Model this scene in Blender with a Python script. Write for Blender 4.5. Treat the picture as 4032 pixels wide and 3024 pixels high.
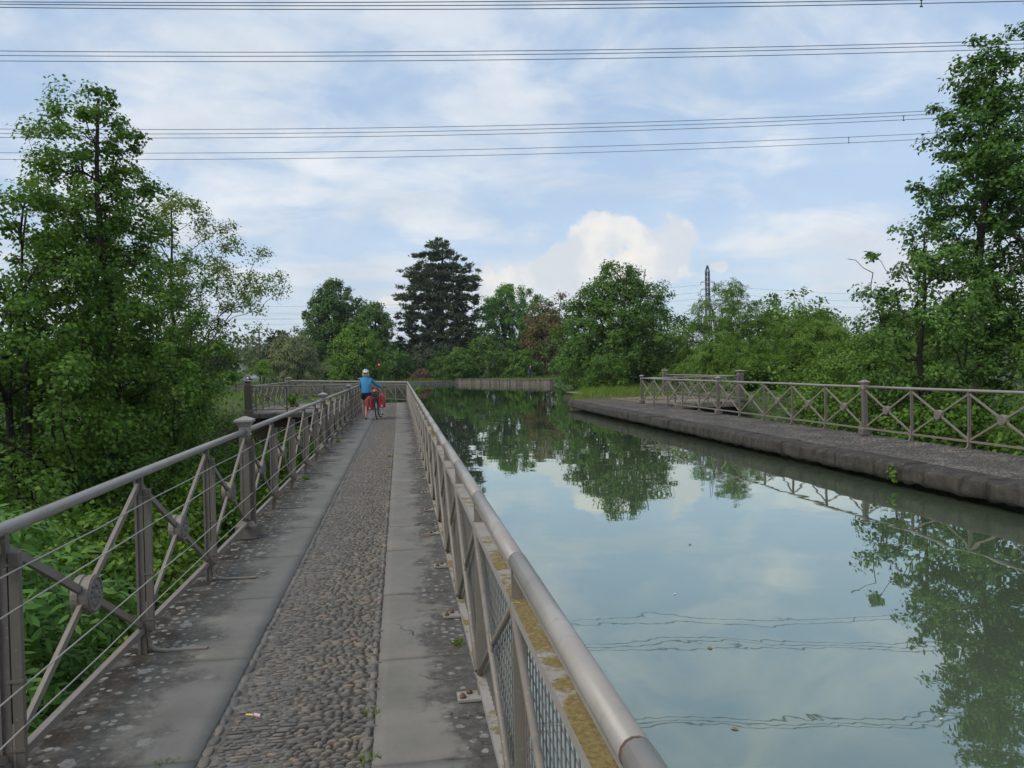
import bpy, bmesh, math, random
import numpy as np
from mathutils import Vector, Matrix

for o in list(bpy.data.objects):
    bpy.data.objects.remove(o, do_unlink=True)
scene = bpy.context.scene
COL = scene.collection
R = math.radians

# ------------------------------------------------------------------ camera
YAW, PIT, ROL = 0.1449, 0.0222, 0.0194
fw = Vector((math.sin(YAW)*math.cos(PIT), math.cos(YAW)*math.cos(PIT), -math.sin(PIT)))
r0 = Vector((math.cos(YAW), -math.sin(YAW), 0))
u0 = r0.cross(fw)
cr = r0*math.cos(ROL) - u0*math.sin(ROL)
cu = r0*math.sin(ROL) + u0*math.cos(ROL)
cam_d = bpy.data.cameras.new('camera')
cam = bpy.data.objects.new('camera', cam_d); COL.objects.link(cam)
M = Matrix((cr, cu, -fw)).transposed().to_4x4()
M.translation = Vector((0, 0, 1.6))
cam.matrix_world = M
cam_d.lens = 27.03; cam_d.sensor_width = 36; cam_d.sensor_fit = 'HORIZONTAL'
cam_d.clip_start = 0.05; cam_d.clip_end = 8000
scene.camera = cam
scene.render.engine = 'CYCLES'
scene.view_settings.view_transform = 'Standard'
scene.view_settings.look = 'None'
scene.view_settings.exposure = 0.42
scene.view_settings.gamma = 1.0
scene.cycles.max_bounces = 7
scene.cycles.diffuse_bounces = 3
scene.cycles.glossy_bounces = 3
scene.cycles.transmission_bounces = 4
scene.cycles.transparent_max_bounces = 6

SUN_EL, SUN_AZ = R(48), R(-118)      # azimuth measured from +Y towards +X

# ------------------------------------------------------------------ node helpers
def ramp(nt, stops, fac=None, interp='LINEAR'):
    n = nt.nodes.new('ShaderNodeValToRGB'); n.color_ramp.interpolation = interp
    el = n.color_ramp.elements
    while len(el) < len(stops): el.new(0.5)
    for e, (p, c) in zip(el, stops):
        e.position = p
        e.color = (c[0], c[1], c[2], 1) if hasattr(c, '__len__') else (c, c, c, 1)
    if fac is not None: nt.links.new(fac, n.inputs[0])
    return n.outputs[0]
def noise(nt, vec, scale, detail=4, rough=0.55, dist=0.0, typ='3D'):
    n = nt.nodes.new('ShaderNodeTexNoise'); n.noise_dimensions = typ
    n.inputs['Scale'].default_value = scale; n.inputs['Detail'].default_value = detail
    n.inputs['Roughness'].default_value = rough; n.inputs['Distortion'].default_value = dist
    if vec is not None: nt.links.new(vec, n.inputs['Vector'])
    return n.outputs[0]
def math_(nt, op, a, b=None, c=None, clamp=False):
    n = nt.nodes.new('ShaderNodeMath'); n.operation = op; n.use_clamp = clamp
    for i, v in enumerate((a, b, c)):
        if v is None: continue
        if isinstance(v, (int, float)): n.inputs[i].default_value = v
        else: nt.links.new(v, n.inputs[i])
    return n.outputs[0]
def vmath(nt, op, a, b=None):
    n = nt.nodes.new('ShaderNodeVectorMath'); n.operation = op
    for i, v in enumerate((a, b)):
        if v is None: continue
        if isinstance(v, (tuple, list)): n.inputs[i].default_value = v
        else: nt.links.new(v, n.inputs[i])
    return n
def mix(nt, fac, a, b):
    n = nt.nodes.new('ShaderNodeMix'); n.data_type = 'RGBA'
    for i, v in ((0, fac), (6, a), (7, b)):
        if isinstance(v, (int, float)): n.inputs[i].default_value = v
        elif isinstance(v, (tuple, list)): n.inputs[i].default_value = (v[0], v[1], v[2], 1)
        else: nt.links.new(v, n.inputs[i])
    return n.outputs[2]
def smooth(nt, v, lo, hi):
    n = nt.nodes.new('ShaderNodeMapRange'); n.interpolation_type = 'SMOOTHSTEP'
    nt.links.new(v, n.inputs[0]); n.inputs[1].default_value = lo; n.inputs[2].default_value = hi
    return n.outputs[0]
def scaled(nt, v, s):
    n = nt.nodes.new('ShaderNodeMapping'); n.inputs['Scale'].default_value = s
    nt.links.new(v, n.inputs['Vector']); return n.outputs[0]

# ------------------------------------------------------------------ world
world = bpy.data.worlds.new('World'); scene.world = world; world.use_nodes = True
def build_world():
    nt = world.node_tree; nt.nodes.clear()
    out = nt.nodes.new('ShaderNodeOutputWorld'); bg = nt.nodes.new('ShaderNodeBackground')
    sky = nt.nodes.new('ShaderNodeTexSky'); sky.sky_type = 'NISHITA'; sky.sun_disc = False
    sky.sun_elevation = SUN_EL; sky.sun_rotation = SUN_AZ
    sky.air_density = 1.0; sky.dust_density = 0.6; sky.ozone_density = 1.6
    tc = nt.nodes.new('ShaderNodeTexCoord'); d = tc.outputs['Generated']
    sp = nt.nodes.new('ShaderNodeSeparateXYZ'); nt.links.new(d, sp.inputs[0])
    dx, dy, dz = sp.outputs
    zc = math_(nt, 'MAXIMUM', dz, 0.0)
    den = math_(nt, 'ADD', zc, 0.24)
    cb = nt.nodes.new('ShaderNodeCombineXYZ')
    nt.links.new(math_(nt, 'DIVIDE', dx, den), cb.inputs[0])
    nt.links.new(math_(nt, 'DIVIDE', dy, den), cb.inputs[1])
    p = cb.outputs[0]
    # thin high veil, patchy, everywhere
    pv = scaled(nt, p, (0.75, 1.0, 1.0))
    n1 = noise(nt, pv, 0.95, 7, 0.52, 0.5)
    n2 = noise(nt, scaled(nt, p, (0.85, 1.05, 1.0)), 3.3, 8, 0.58, 0.6)
    cov = math_(nt, 'ADD', math_(nt, 'MULTIPLY', n1, 0.60), math_(nt, 'MULTIPLY', n2, 0.40))
    veil = smooth(nt, cov, 0.435, 0.575)
    horizon = smooth(nt, zc, 0.42, 0.02)           # veil thickens towards the horizon
    vf = math_(nt, 'MULTIPLY_ADD', horizon, 0.24, math_(nt, 'MULTIPLY_ADD', veil, 0.70, 0.15), clamp=True)
    blue = mix(nt, 0.55, sky.outputs[0], (3.3, 4.95, 7.2))
    tone = noise(nt, pv, 1.9, 8, 0.66, 0.25)
    vcol = ramp(nt, [(0.34, (4.9, 5.4, 6.0)), (0.52, (5.9, 6.3, 6.8)), (0.66, (7.0, 7.15, 7.3))], tone)
    col = mix(nt, vf, blue, vcol)
    # low haze band, slightly greyer
    low = smooth(nt, zc, 0.16, 0.0)
    col = mix(nt, math_(nt, 'MULTIPLY', low, 0.55), col, (4.6, 5.45, 6.2))
    # grey soft-bottomed stratocumulus patches
    g = noise(nt, scaled(nt, p, (0.8, 1.3, 1.0)), 1.05, 6, 0.55, 0.6)
    gm = math_(nt, 'MULTIPLY', smooth(nt, g, 0.53, 0.68), 0.55)
    col = mix(nt, gm, col, (5.3, 5.65, 6.2))
    # cumulus heads low over the horizon
    wob = vmath(nt, 'SUBTRACT', None, (0.5, 0.5, 0.5))
    nn = nt.nodes.new('ShaderNodeTexNoise'); nn.inputs['Scale'].default_value = 16
    nn.inputs['Detail'].default_value = 5; nn.inputs['Roughness'].default_value = 0.5
    nt.links.new(d, nn.inputs['Vector']); nt.links.new(nn.outputs[1], wob.inputs[0])
    sc = vmath(nt, 'SCALE', wob.outputs[0]); sc.inputs['Scale'].default_value = 0.062
    dw = vmath(nt, 'ADD', d, sc.outputs[0]).outputs[0]
    total = None
    for az, el, rad, sx in CUMULUS:
        c = (math.sin(az)*math.cos(el), math.cos(az)*math.cos(el), math.sin(el))
        df = vmath(nt, 'SUBTRACT', dw, c).outputs[0]
        df = scaled(nt, df, (1/sx, 1/sx, 1.0))
        ln = vmath(nt, 'LENGTH', df).outputs[1]
        b = math_(nt, 'SUBTRACT', 1.0, math_(nt, 'DIVIDE', ln, rad))
        total = b if total is None else math_(nt, 'SMOOTH_MAX', total, b, 0.18)
    fine = noise(nt, d, 30, 6, 0.55)
    cum = smooth(nt, math_(nt, 'MULTIPLY_ADD', math_(nt, 'SUBTRACT', fine, 0.5), 1.1, total), 0.0, 0.26)
    base = smooth(nt, dz, 0.03, 0.12)             # flat undersides melt into the haze
    cum = math_(nt, 'MULTIPLY', math_(nt, 'MULTIPLY', cum, base), 0.85)
    shade = noise(nt, d, 19, 5, 0.5)
    ccol = ramp(nt, [(0.40, (5.5, 5.75, 6.1)), (0.53, (6.9, 6.75, 6.5)), (0.64, (7.7, 7.2, 6.5))], shade)
    col = mix(nt, cum, col, ccol)
    # below the horizon: dull land colour
    col = mix(nt, smooth(nt, dz, -0.01, -0.06), col, (0.7, 0.75, 0.6))
    nt.links.new(col, bg.inputs[0]); bg.inputs[1].default_value = 0.1
    nt.links.new(bg.outputs[0], out.inputs[0])
CUMULUS = [  # azimuth, elevation, radius, widening
    (0.225, 0.136, 0.0292, 1.25), (0.252, 0.136, 0.0258, 1.2), (0.19, 0.114, 0.0292, 1.6), (0.25, 0.106, 0.0387, 2.2),
    (0.35, 0.141, 0.0396, 1.1), (0.362, 0.150, 0.0270, 1.2), (0.32, 0.124, 0.0292, 1.2), (0.140, 0.108, 0.0275, 1.8), (0.105, 0.104, 0.0206, 1.7),
    (0.27, 0.168, 0.0258, 2.0), (0.31, 0.156, 0.0258, 1.6), (0.405, 0.118, 0.0112, 1.2), (0.285, 0.116, 0.0258, 1.3),
    (-0.01, 0.091, 0.0138, 2.0), 
    (1.25, 0.13, 0.05, 2.0), (1.9, 0.15, 0.06, 1.8), (2.7, 0.13, 0.05, 2.0), (-1.1, 0.14, 0.055, 1.9), (-1.9, 0.13, 0.05, 2.2),
    (-2.6, 0.14, 0.05, 1.8)]
build_world()

sun_d = bpy.data.lights.new('sun', 'SUN'); sun_d.energy = 1.9; sun_d.angle = R(40)
sun_d.color = (1.0, 0.92, 0.80)
sun = bpy.data.objects.new('sun', sun_d); COL.objects.link(sun)
sv = Vector((math.sin(SUN_AZ)*math.cos(SUN_EL), math.cos(SUN_AZ)*math.cos(SUN_EL), math.sin(SUN_EL)))
sun.rotation_euler = (-sv).to_track_quat('-Z', 'Y').to_euler()
sun.location = (0, 0, 60)

# ------------------------------------------------------------------ scene helpers
def tag(o, label=None, cat=None, group=None, kind=None):
    if label: o['label'] = label
    if cat: o['category'] = cat
    if group: o['group'] = group
    if kind: o['kind'] = kind
    return o
def empty(name, loc=(0, 0, 0), rz=0):
    o = bpy.data.objects.new(name, None); o.empty_display_size = 0.2
    o.location = loc; o.rotation_euler = (0, 0, rz); COL.objects.link(o); return o
def thing(name, label, cat, loc=(0, 0, 0), rz=0, group=None):
    return tag(empty(name, loc, rz), label, cat, group)
def inst(name, mesh, parent=None, loc=(0, 0, 0), rz=0.0, scale=None, rot=None):
    o = bpy.data.objects.new(name, mesh); o.location = loc
    o.rotation_euler = rot if rot else (0, 0, rz)
    if scale: o.scale = scale
    if parent: o.parent = parent
    COL.objects.link(o); return o
def fast_mesh(name, V, F, mat=None, smooth_=False):
    """V (n,3); F list of (m,k) arrays"""
    me = bpy.data.meshes.new(name)
    V = np.asarray(V, np.float32)
    me.vertices.add(len(V)); me.vertices.foreach_set('co', V.ravel())
    F = [np.asarray(f, np.int32) for f in F if len(f)]
    idx = np.concatenate([f.ravel() for f in F]); sizes = np.concatenate([np.full(len(f), f.shape[1], np.int32) for f in F])
    st = np.concatenate([[0], np.cumsum(sizes)[:-1]]).astype(np.int32)
    me.loops.add(len(idx)); me.loops.foreach_set('vertex_index', idx)
    me.polygons.add(len(sizes)); me.polygons.foreach_set('loop_start', st)
    try: me.polygons.foreach_set('loop_total', sizes)
    except Exception: pass
    if smooth_: me.polygons.foreach_set('use_smooth', np.ones(len(sizes), bool))
    me.update(calc_edges=True)
    if mat: me.materials.append(mat)
    return me

class MB:
    """collects simple solids into one mesh"""
    def __init__(s): s.v = []; s.f = []; s.sm = []
    def add(s, vs, fs, sm=False):
        b = len(s.v); s.v += [tuple(v) for v in vs]
        s.f += [tuple(i+b for i in f) for f in fs]; s.sm += [sm]*len(fs); return s
    def box(s, c, size, rot=None, taper=1.0, bev=0.0):
        hx, hy, hz = [k/2 for k in size]; t = taper
        if bev > 0:
            b = min(bev, hx*.9, hy*.9, hz*.9); vs = []
            prof = [(-hz, b), (-hz+b, 0), (hz-b, 0), (hz, b)]
            for z, i in prof:
                x, y = hx-i, hy-i
                for (a, q) in ((1, 1), (-1, 1), (-1, -1), (1, -1)):
                    cxx, cyy = a*x, q*y
                    vs.append((cxx, cyy, z))
            fs = [(3, 2, 1, 0), (12, 13, 14, 15)]
            for k in range(3):
                for j in range(4): fs.append((k*4+j, k*4+(j+1) % 4, k*4+4+(j+1) % 4, k*4+4+j))
        else:
            vs = [(hx, hy, -hz), (-hx, hy, -hz), (-hx, -hy, -hz), (hx, -hy, -hz),
                  (hx*t, hy*t, hz), (-hx*t, hy*t, hz), (-hx*t, -hy*t, hz), (hx*t, -hy*t, hz)]
            fs = [(3, 2, 1, 0), (4, 5, 6, 7)] + [(j, (j+1) % 4, 4+(j+1) % 4, 4+j) for j in range(4)]
        c = Vector(c)
        vs = [(rot @ Vector(v) + c) if rot is not None else Vector(v)+c for v in vs]
        return s.add(vs, fs)
    def bar(s, p, q, w, h, up=(0, 0, 1)):
        """rectangular bar from p to q; w across, h along 'up'"""
        p, q = Vector(p), Vector(q); d = (q-p); L = d.length; d.normalize()
        u = Vector(up); a = d.cross(u)
        if a.length < 1e-5: a = d.cross(Vector((1, 0, 0)))
        a.normalize(); u = a.cross(d).normalized()
        vs = []
        for e in (p, q):
            for i, j in ((1, 1), (-1, 1), (-1, -1), (1, -1)): vs.append(e + a*(i*w/2) + u*(j*h/2))
        return s.add(vs, [(3, 2, 1, 0), (4, 5, 6, 7)] + [(j, (j+1) % 4, 4+(j+1) % 4, 4+j) for j in range(4)])
    def tube(s, pts, rad, n=8, cap=True, sm=True):
        pts = [Vector(p) for p in pts]; m = len(pts)
        rad = [rad]*m if not hasattr(rad, '__len__') else rad
        vs = []; ref = None
        for i in range(m):
            t = (pts[min(i+1, m-1)] - pts[max(i-1, 0)]).normalized()
            if ref is None:
                ref = Vector((0, 0, 1)) if abs(t.z) < .9 else Vector((1, 0, 0))
            a = t.cross(ref); a.normalize(); b = a.cross(t).normalized(); ref = b
            for k in range(n):
                an = 2*math.pi*k/n
                vs.append(pts[i] + (a*math.cos(an) + b*math.sin(an))*rad[i])
        fs = [(i*n+k, i*n+(k+1) % n, (i+1)*n+(k+1) % n, (i+1)*n+k) for i in range(m-1) for k in range(n)]
        s.add(vs, fs, sm)
        if cap:
            b = len(s.v)-len(vs)
            s.f += [tuple(b+k for k in range(n))[::-1], tuple(b+(m-1)*n+k for k in range(n))]; s.sm += [False, False]
        return s
    def lathe(s, prof, n=16, c=(0, 0, 0), rot=None, sm=True):
        vs = []; c = Vector(c)
        for r, z in prof:
            for k in range(n):
                a = 2*math.pi*k/n; v = Vector((r*math.cos(a), r*math.sin(a), z))
                vs.append((rot @ v if rot is not None else v) + c)
        m = len(prof)
        fs = [(i*n+k, i*n+(k+1) % n, (i+1)*n+(k+1) % n, (i+1)*n+k) for i in range(m-1) for k in range(n)]
        s.add(vs, fs, sm); b = len(s.v)-len(vs)
        s.f += [tuple(b+k for k in range(n))[::-1], tuple(b+(m-1)*n+k for k in range(n))]; s.sm += [False, False]
        return s
    def ell(s, c, r, n=10, m=7, rot=None):
        vs = []; c = Vector(c)
        for i in range(1, m):
            th = math.pi*i/m
            for k in range(n):
                a = 2*math.pi*k/n
                v = Vector((r[0]*math.sin(th)*math.cos(a), r[1]*math.sin(th)*math.sin(a), r[2]*math.cos(th)))
                vs.append((rot @ v if rot is not None else v)+c)
        t = Vector((0, 0, r[2])); b_ = Vector((0, 0, -r[2]))
        vs.append((rot @ t if rot is not None else t)+c); vs.append((rot @ b_ if rot is not None else b_)+c)
        T = (m-1)*n
        fs = [(i*n+k, (i+1)*n+k, (i+1)*n+(k+1) % n, i*n+(k+1) % n) for i in range(m-2) for k in range(n)]
        fs += [(T, k, (k+1) % n) for k in range(n)] + [(T+1, (m-2)*n+(k+1) % n, (m-2)*n+k) for k in range(n)]
        return s.add(vs, fs, True)
    def mesh(s, name, mat):
        me = bpy.data.meshes.new(name); me.from_pydata([tuple(v) for v in s.v], [], s.f)
        me.polygons.foreach_set('use_smooth', s.sm); me.materials.append(mat); me.update(); return me
    def build(s, name, mat, parent=None, loc=(0, 0, 0), rz=0.0):
        return inst(name, s.mesh(name, mat), parent, loc, rz)

# ------------------------------------------------------------------ materials
def new_mat(name):
    m = bpy.data.materials.new(name); m.use_nodes = True
    nt = m.node_tree; b = nt.nodes['Principled BSDF']
    return m, nt, b
def pos(nt):
    return nt.nodes.new('ShaderNodeNewGeometry').outputs['Position']
def bump(nt, b, h, strength=0.4, dist=0.01):
    n = nt.nodes.new('ShaderNodeBump'); n.inputs['Strength'].default_value = strength
    n.inputs['Distance'].default_value = dist; nt.links.new(h, n.inputs['Height'])
    nt.links.new(n.outputs[0], b.inputs['Normal'])
def plain(name, col, rough=0.6, metal=0.0, var=0.25, scale=25, spec=0.5):
    m, nt, b = new_mat(name)
    n = noise(nt, pos(nt), scale, 4)
    c = mix(nt, n, tuple(k*(1-var) for k in col), tuple(min(1, k*(1+var)) for k in col))
    nt.links.new(c, b.inputs['Base Color']); b.inputs['Roughness'].default_value = rough
    b.inputs['Metallic'].default_value = metal; b.inputs['Specular IOR Level'].default_value = spec
    return m
def upmask(nt, lo=.5, hi=.9):
    g = nt.nodes.new('ShaderNodeNewGeometry'); s = nt.nodes.new('ShaderNodeSeparateXYZ')
    nt.links.new(g.outputs['True Normal'], s.inputs[0]); return smooth(nt, s.outputs[2], lo, hi)

def iron_mat(name, col, lich=0.35, rough=.55):
    m, nt, b = new_mat(name); P = pos(nt)
    n = noise(nt, P, 6, 6, .6); c = mix(nt, n, tuple(k*.75 for k in col), tuple(k*1.2 for k in col))
    sp = noise(nt, P, 55, 3, .6)
    c = mix(nt, math_(nt, 'MULTIPLY', smooth(nt, sp, .62, .70), lich), c, (.34, .33, .28))
    dirt = noise(nt, scaled(nt, P, (9, 9, 2.2)), 1.6, 5, .65)
    c = mix(nt, math_(nt, 'MULTIPLY', smooth(nt, dirt, .56, .72), .45), c, tuple(k*.45 for k in col))
    rust = noise(nt, P, 23, 4, .6)
    c = mix(nt, math_(nt, 'MULTIPLY', smooth(nt, rust, .70, .78), .6), c, (.10, .045, .025))
    nt.links.new(c, b.inputs['Base Color']); b.inputs['Roughness'].default_value = rough
    bump(nt, b, sp, .15, .003)
    return m
MAT = {}
MAT['iron'] = iron_mat('painted_iron', (.125, .108, .090))
MAT['iron_pale'] = iron_mat('pale_painted_iron', (.185, .160, .132), .5)
MAT['rail'] = iron_mat('handrail_paint', (.235, .212, .188), .12, .36)
MAT['tube'] = iron_mat('galvanised_handrail', (.285, .262, .238), .1, .36)
MAT['mesh'] = iron_mat('galvanised_wire', (.15, .138, .12), .3, .5)
def lichen_iron():
    m, nt, b = new_mat('lichen_iron'); P = pos(nt)
    n = noise(nt, P, 6, 5); base = mix(nt, n, (.21, .195, .175), (.31, .285, .26))
    l = noise(nt, P, 5.5, 9, .72); big = noise(nt, scaled(nt, P, (1, 1, 1)), .55, 2)
    cov = math_(nt, 'ADD', l, math_(nt, 'MULTIPLY', math_(nt, 'SUBTRACT', big, .5), .55))
    mk = math_(nt, 'MULTIPLY', smooth(nt, cov, .48, .56), upmask(nt))
    fine = noise(nt, P, 70, 5, .7)
    yel = ramp(nt, [(.3, (.07, .05, .018)), (.5, (.17, .118, .028)), (.7, (.24, .19, .085))], fine)
    c = mix(nt, mk, base, yel)
    c = mix(nt, math_(nt, 'MULTIPLY', smooth(nt, noise(nt, P, 38, 5, .7), .62, .68), .6), c, (.36, .35, .3))
    nt.links.new(c, b.inputs['Base Color']); b.inputs['Roughness'].default_value = .8
    bump(nt, b, fine, .5, .004); return m
MAT['lichen'] = lichen_iron()
MAT['bolt'] = plain('rusty_bolt', (.10, .055, .035), .7, 0, .4, 60)
MAT['cable'] = plain('wire_rope', (.36, .35, .31), .55, .2, .35, 160)
MAT['rosette'] = iron_mat('rosette_iron', (.165, .15, .135), .7)

def slab_mat():
    m, nt, b = new_mat('pavement_slab'); P = pos(nt)
    s = nt.nodes.new('ShaderNodeSeparateXYZ'); nt.links.new(P, s.inputs[0]); X = s.outputs[0]
    n = noise(nt, P, 2.2, 8, .62); f = noise(nt, P, 60, 4, .65)
    oi = nt.nodes.new('ShaderNodeObjectInfo')
    c = ramp(nt, [(.3, (0.135, 0.128, 0.110)), (.5, (0.179, 0.169, 0.147)), (.7, (0.225, 0.211, 0.183))], n)
    c = mix(nt, math_(nt, 'MULTIPLY_ADD', oi.outputs['Random'], .45, .0), c, (0.164, 0.157, 0.141))
    warm = noise(nt, P, .9, 5, .6)
    c = mix(nt, math_(nt, 'MULTIPLY', smooth(nt, warm, .52, .68), .35), c, (0.170, 0.143, 0.110))
    c = mix(nt, math_(nt, 'MULTIPLY', f, .35), c, (0.109, 0.105, 0.097))
    # weathered crust along both railings
    wob = math_(nt, 'MULTIPLY', math_(nt, 'SUBTRACT', noise(nt, P, 1.7, 7, .68), .5), 1.15)
    wob = math_(nt, 'ADD', wob, math_(nt, 'MULTIPLY', math_(nt, 'SUBTRACT', noise(nt, P, 9, 5, .7), .5), .35))
    xl = smooth(nt, math_(nt, 'ADD', X, wob), -1.06, -1.30)
    xr = smooth(nt, math_(nt, 'ADD', X, wob), .08, .26)
    cr_ = math_(nt, 'MAXIMUM', xl, xr)
    crust = ramp(nt, [(.35, (.026, .024, .022)), (.52, (.062, .057, .051)), (.70, (.135, .127, .115))], noise(nt, P, 19, 8, .72))
    c = mix(nt, math_(nt, 'MULTIPLY', cr_, .78), c, crust)
    # moss at the very edge
    mo = math_(nt, 'MULTIPLY', smooth(nt, math_(nt, 'ADD', X, math_(nt, 'MULTIPLY', wob, .35)), -1.33, -1.52), smooth(nt, noise(nt, P, 7, 5, .65), .40, .52))
    c = mix(nt, mo, c, ramp(nt, [(.4, (.014, .010, .007)), (.62, (.040, .030, .018))], f))
    # pale lichen rosettes
    def spots(scale, lo, hi):
        v = nt.nodes.new('ShaderNodeTexVoronoi'); v.feature = 'F1'; v.inputs['Scale'].default_value = scale
        nt.links.new(P, v.inputs['Vector'])
        w = nt.nodes.new('ShaderNodeSeparateColor'); nt.links.new(v.outputs['Color'], w.inputs[0])
        rad = math_(nt, 'MULTIPLY', smooth(nt, w.outputs[0], lo, hi), .42)
        jag = math_(nt, 'MULTIPLY', math_(nt, 'SUBTRACT', noise(nt, P, scale*2.6, 6, .75), .5), .85)
        e = math_(nt, 'SUBTRACT', rad, math_(nt, 'ADD', v.outputs['Distance'], jag))
        return smooth(nt, e, 0.0, .05)
    s1 = math_(nt, 'MULTIPLY', spots(8, .55, 1.05), smooth(nt, math_(nt, 'ADD', X, wob), -1.0, -1.25))
    s2 = math_(nt, 'MULTIPLY', spots(21, .35, .90), cr_)
    s3 = math_(nt, 'MULTIPLY', spots(17, .90, 1.2), .8)
    sp = math_(nt, 'MAXIMUM', math_(nt, 'MAXIMUM', s1, s2), s3)
    lc = ramp(nt, [(.35, (.17, .17, .155)), (.6, (.34, .335, .305))], noise(nt, P, 42, 4, .7))
    c = mix(nt, math_(nt, 'MULTIPLY', sp, .65), c, lc)
    ru = math_(nt, 'MULTIPLY', smooth(nt, noise(nt, P, 1.05, 6, .6), .655, .70), smooth(nt, X, .05, .2))
    c = mix(nt, math_(nt, 'MULTIPLY', ru, .75), c, (.20, .115, .055))
    # hairline cracks and spalled rims
    v = nt.nodes.new('ShaderNodeTexVoronoi'); v.feature = 'DISTANCE_TO_EDGE'; v.inputs['Scale'].default_value = 1.15
    dn = nt.nodes.new('ShaderNodeTexNoise'); dn.inputs['Scale'].default_value = 3.5; dn.inputs['Detail'].default_value = 6
    nt.links.new(P, dn.inputs['Vector'])
    sc = vmath(nt, 'SCALE', dn.outputs[1]); sc.inputs['Scale'].default_value = .55
    nt.links.new(vmath(nt, 'ADD', P, sc.outputs[0]).outputs[0], v.inputs['Vector'])
    ck = math_(nt, 'MULTIPLY', smooth(nt, v.outputs['Distance'], .012, .002), math_(nt, 'MULTIPLY', smooth(nt, noise(nt, P, .8, 3), .5, .56), smooth(nt, X, -.1, .05)))
    c = mix(nt, math_(nt, 'MULTIPLY', ck, .8), c, (.03, .028, .026))
    nt.links.new(c, b.inputs['Base Color']); b.inputs['Roughness'].default_value = .88
    b.inputs['Specular IOR Level'].default_value = .3
    h = math_(nt, 'ADD', math_(nt, 'MULTIPLY', f, .3), math_(nt, 'ADD', math_(nt, 'MULTIPLY', cr_, -.5), math_(nt, 'MULTIPLY', noise(nt, P, 25, 7, .7), math_(nt, 'MULTIPLY_ADD', cr_, 1.0, .25))))
    h = math_(nt, 'SUBTRACT', h, math_(nt, 'MULTIPLY', ck, .9))
    bump(nt, b, h, .55, .012)
    return m
MAT['slab'] = slab_mat()
def pebble_mat(obj, dull=0.0):
    m, nt, b = new_mat('pebble_single' if obj else 'pebble'); P = pos(nt)
    r = nt.nodes.new('ShaderNodeObjectInfo').outputs['Random'] if obj else nt.nodes.new('ShaderNodeNewGeometry').outputs['Random Per Island']
    c = ramp(nt, [(0, (0.066, 0.063, 0.058)), (.14, (0.122, 0.113, 0.098)), (.3, (0.162, 0.139, 0.111)), (.45, (0.094, 0.091, 0.085)),
                  (.58, (0.141, 0.125, 0.098)), (.70, (0.186, 0.158, 0.121)), (.80, (0.104, 0.096, 0.083)), (.88, (0.208, 0.160, 0.118)), (.94, (0.131, 0.119, 0.114)), (.975, (0.243, 0.163, 0.113)), (1, (0.233, 0.209, 0.175))], r, 'CONSTANT')
    n = noise(nt, P, 75, 4, .6)
    c = mix(nt, math_(nt, 'MULTIPLY', n, .5), c, (0.113, 0.104, 0.090))
    l = smooth(nt, noise(nt, P, 21, 6, .7), .62, .72)
    c = mix(nt, math_(nt, 'MULTIPLY', l, .5), c, (0.235, 0.221, 0.189))
    d = smooth(nt, noise(nt, P, 2.6, 5, .6), .5, .68)
    c = mix(nt, math_(nt, 'MULTIPLY', d, .4), c, (0.073, 0.065, 0.055))
    if dull:
        c = mix(nt, math_(nt, 'MULTIPLY', smooth(nt, noise(nt, P, 1.3, 7, .68), .34, .60), dull), c, (.036, .032, .027))
    nt.links.new(c, b.inputs['Base Color']); b.inputs['Roughness'].default_value = .62
    bump(nt, b, n, .2, .003); return m
MAT['pebble'] = pebble_mat(False); MAT['pebble1'] = pebble_mat(True)
MAT['bpebble'] = pebble_mat(False, .72); MAT['bpebble1'] = pebble_mat(True, .72)
def mortar_mat():
    m, nt, b = new_mat('mortar_bed'); P = pos(nt)
    s = nt.nodes.new('ShaderNodeSeparateXYZ'); nt.links.new(P, s.inputs[0])
    n = noise(nt, P, 14, 8, .7)
    dk = ramp(nt, [(.3, (.026, .021, .016)), (.5, (.062, .054, .043)), (.62, (.115, .105, .09)), (.75, (.21, .20, .18))], n)
    lt = ramp(nt, [(.3, (.06, .053, .044)), (.48, (.125, .115, .098)), (.62, (.20, .19, .168)), (.75, (.30, .29, .26))], n)
    w = math_(nt, 'ADD', s.outputs[0], math_(nt, 'MULTIPLY', math_(nt, 'SUBTRACT', noise(nt, P, 2.3, 6, .65), .5), .9))
    c = mix(nt, smooth(nt, w, -.42, -.62), dk, lt)
    g = smooth(nt, noise(nt, P, 4, 4, .6), .62, .72)
    c = mix(nt, math_(nt, 'MULTIPLY', g, .45), c, (.04, .045, .016))
    nt.links.new(c, b.inputs['Base Color']); b.inputs['Roughness'].default_value = .95
    bump(nt, b, noise(nt, P, 70, 6, .7), .8, .012); return m
MAT['mortar'] = mortar_mat()
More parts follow.
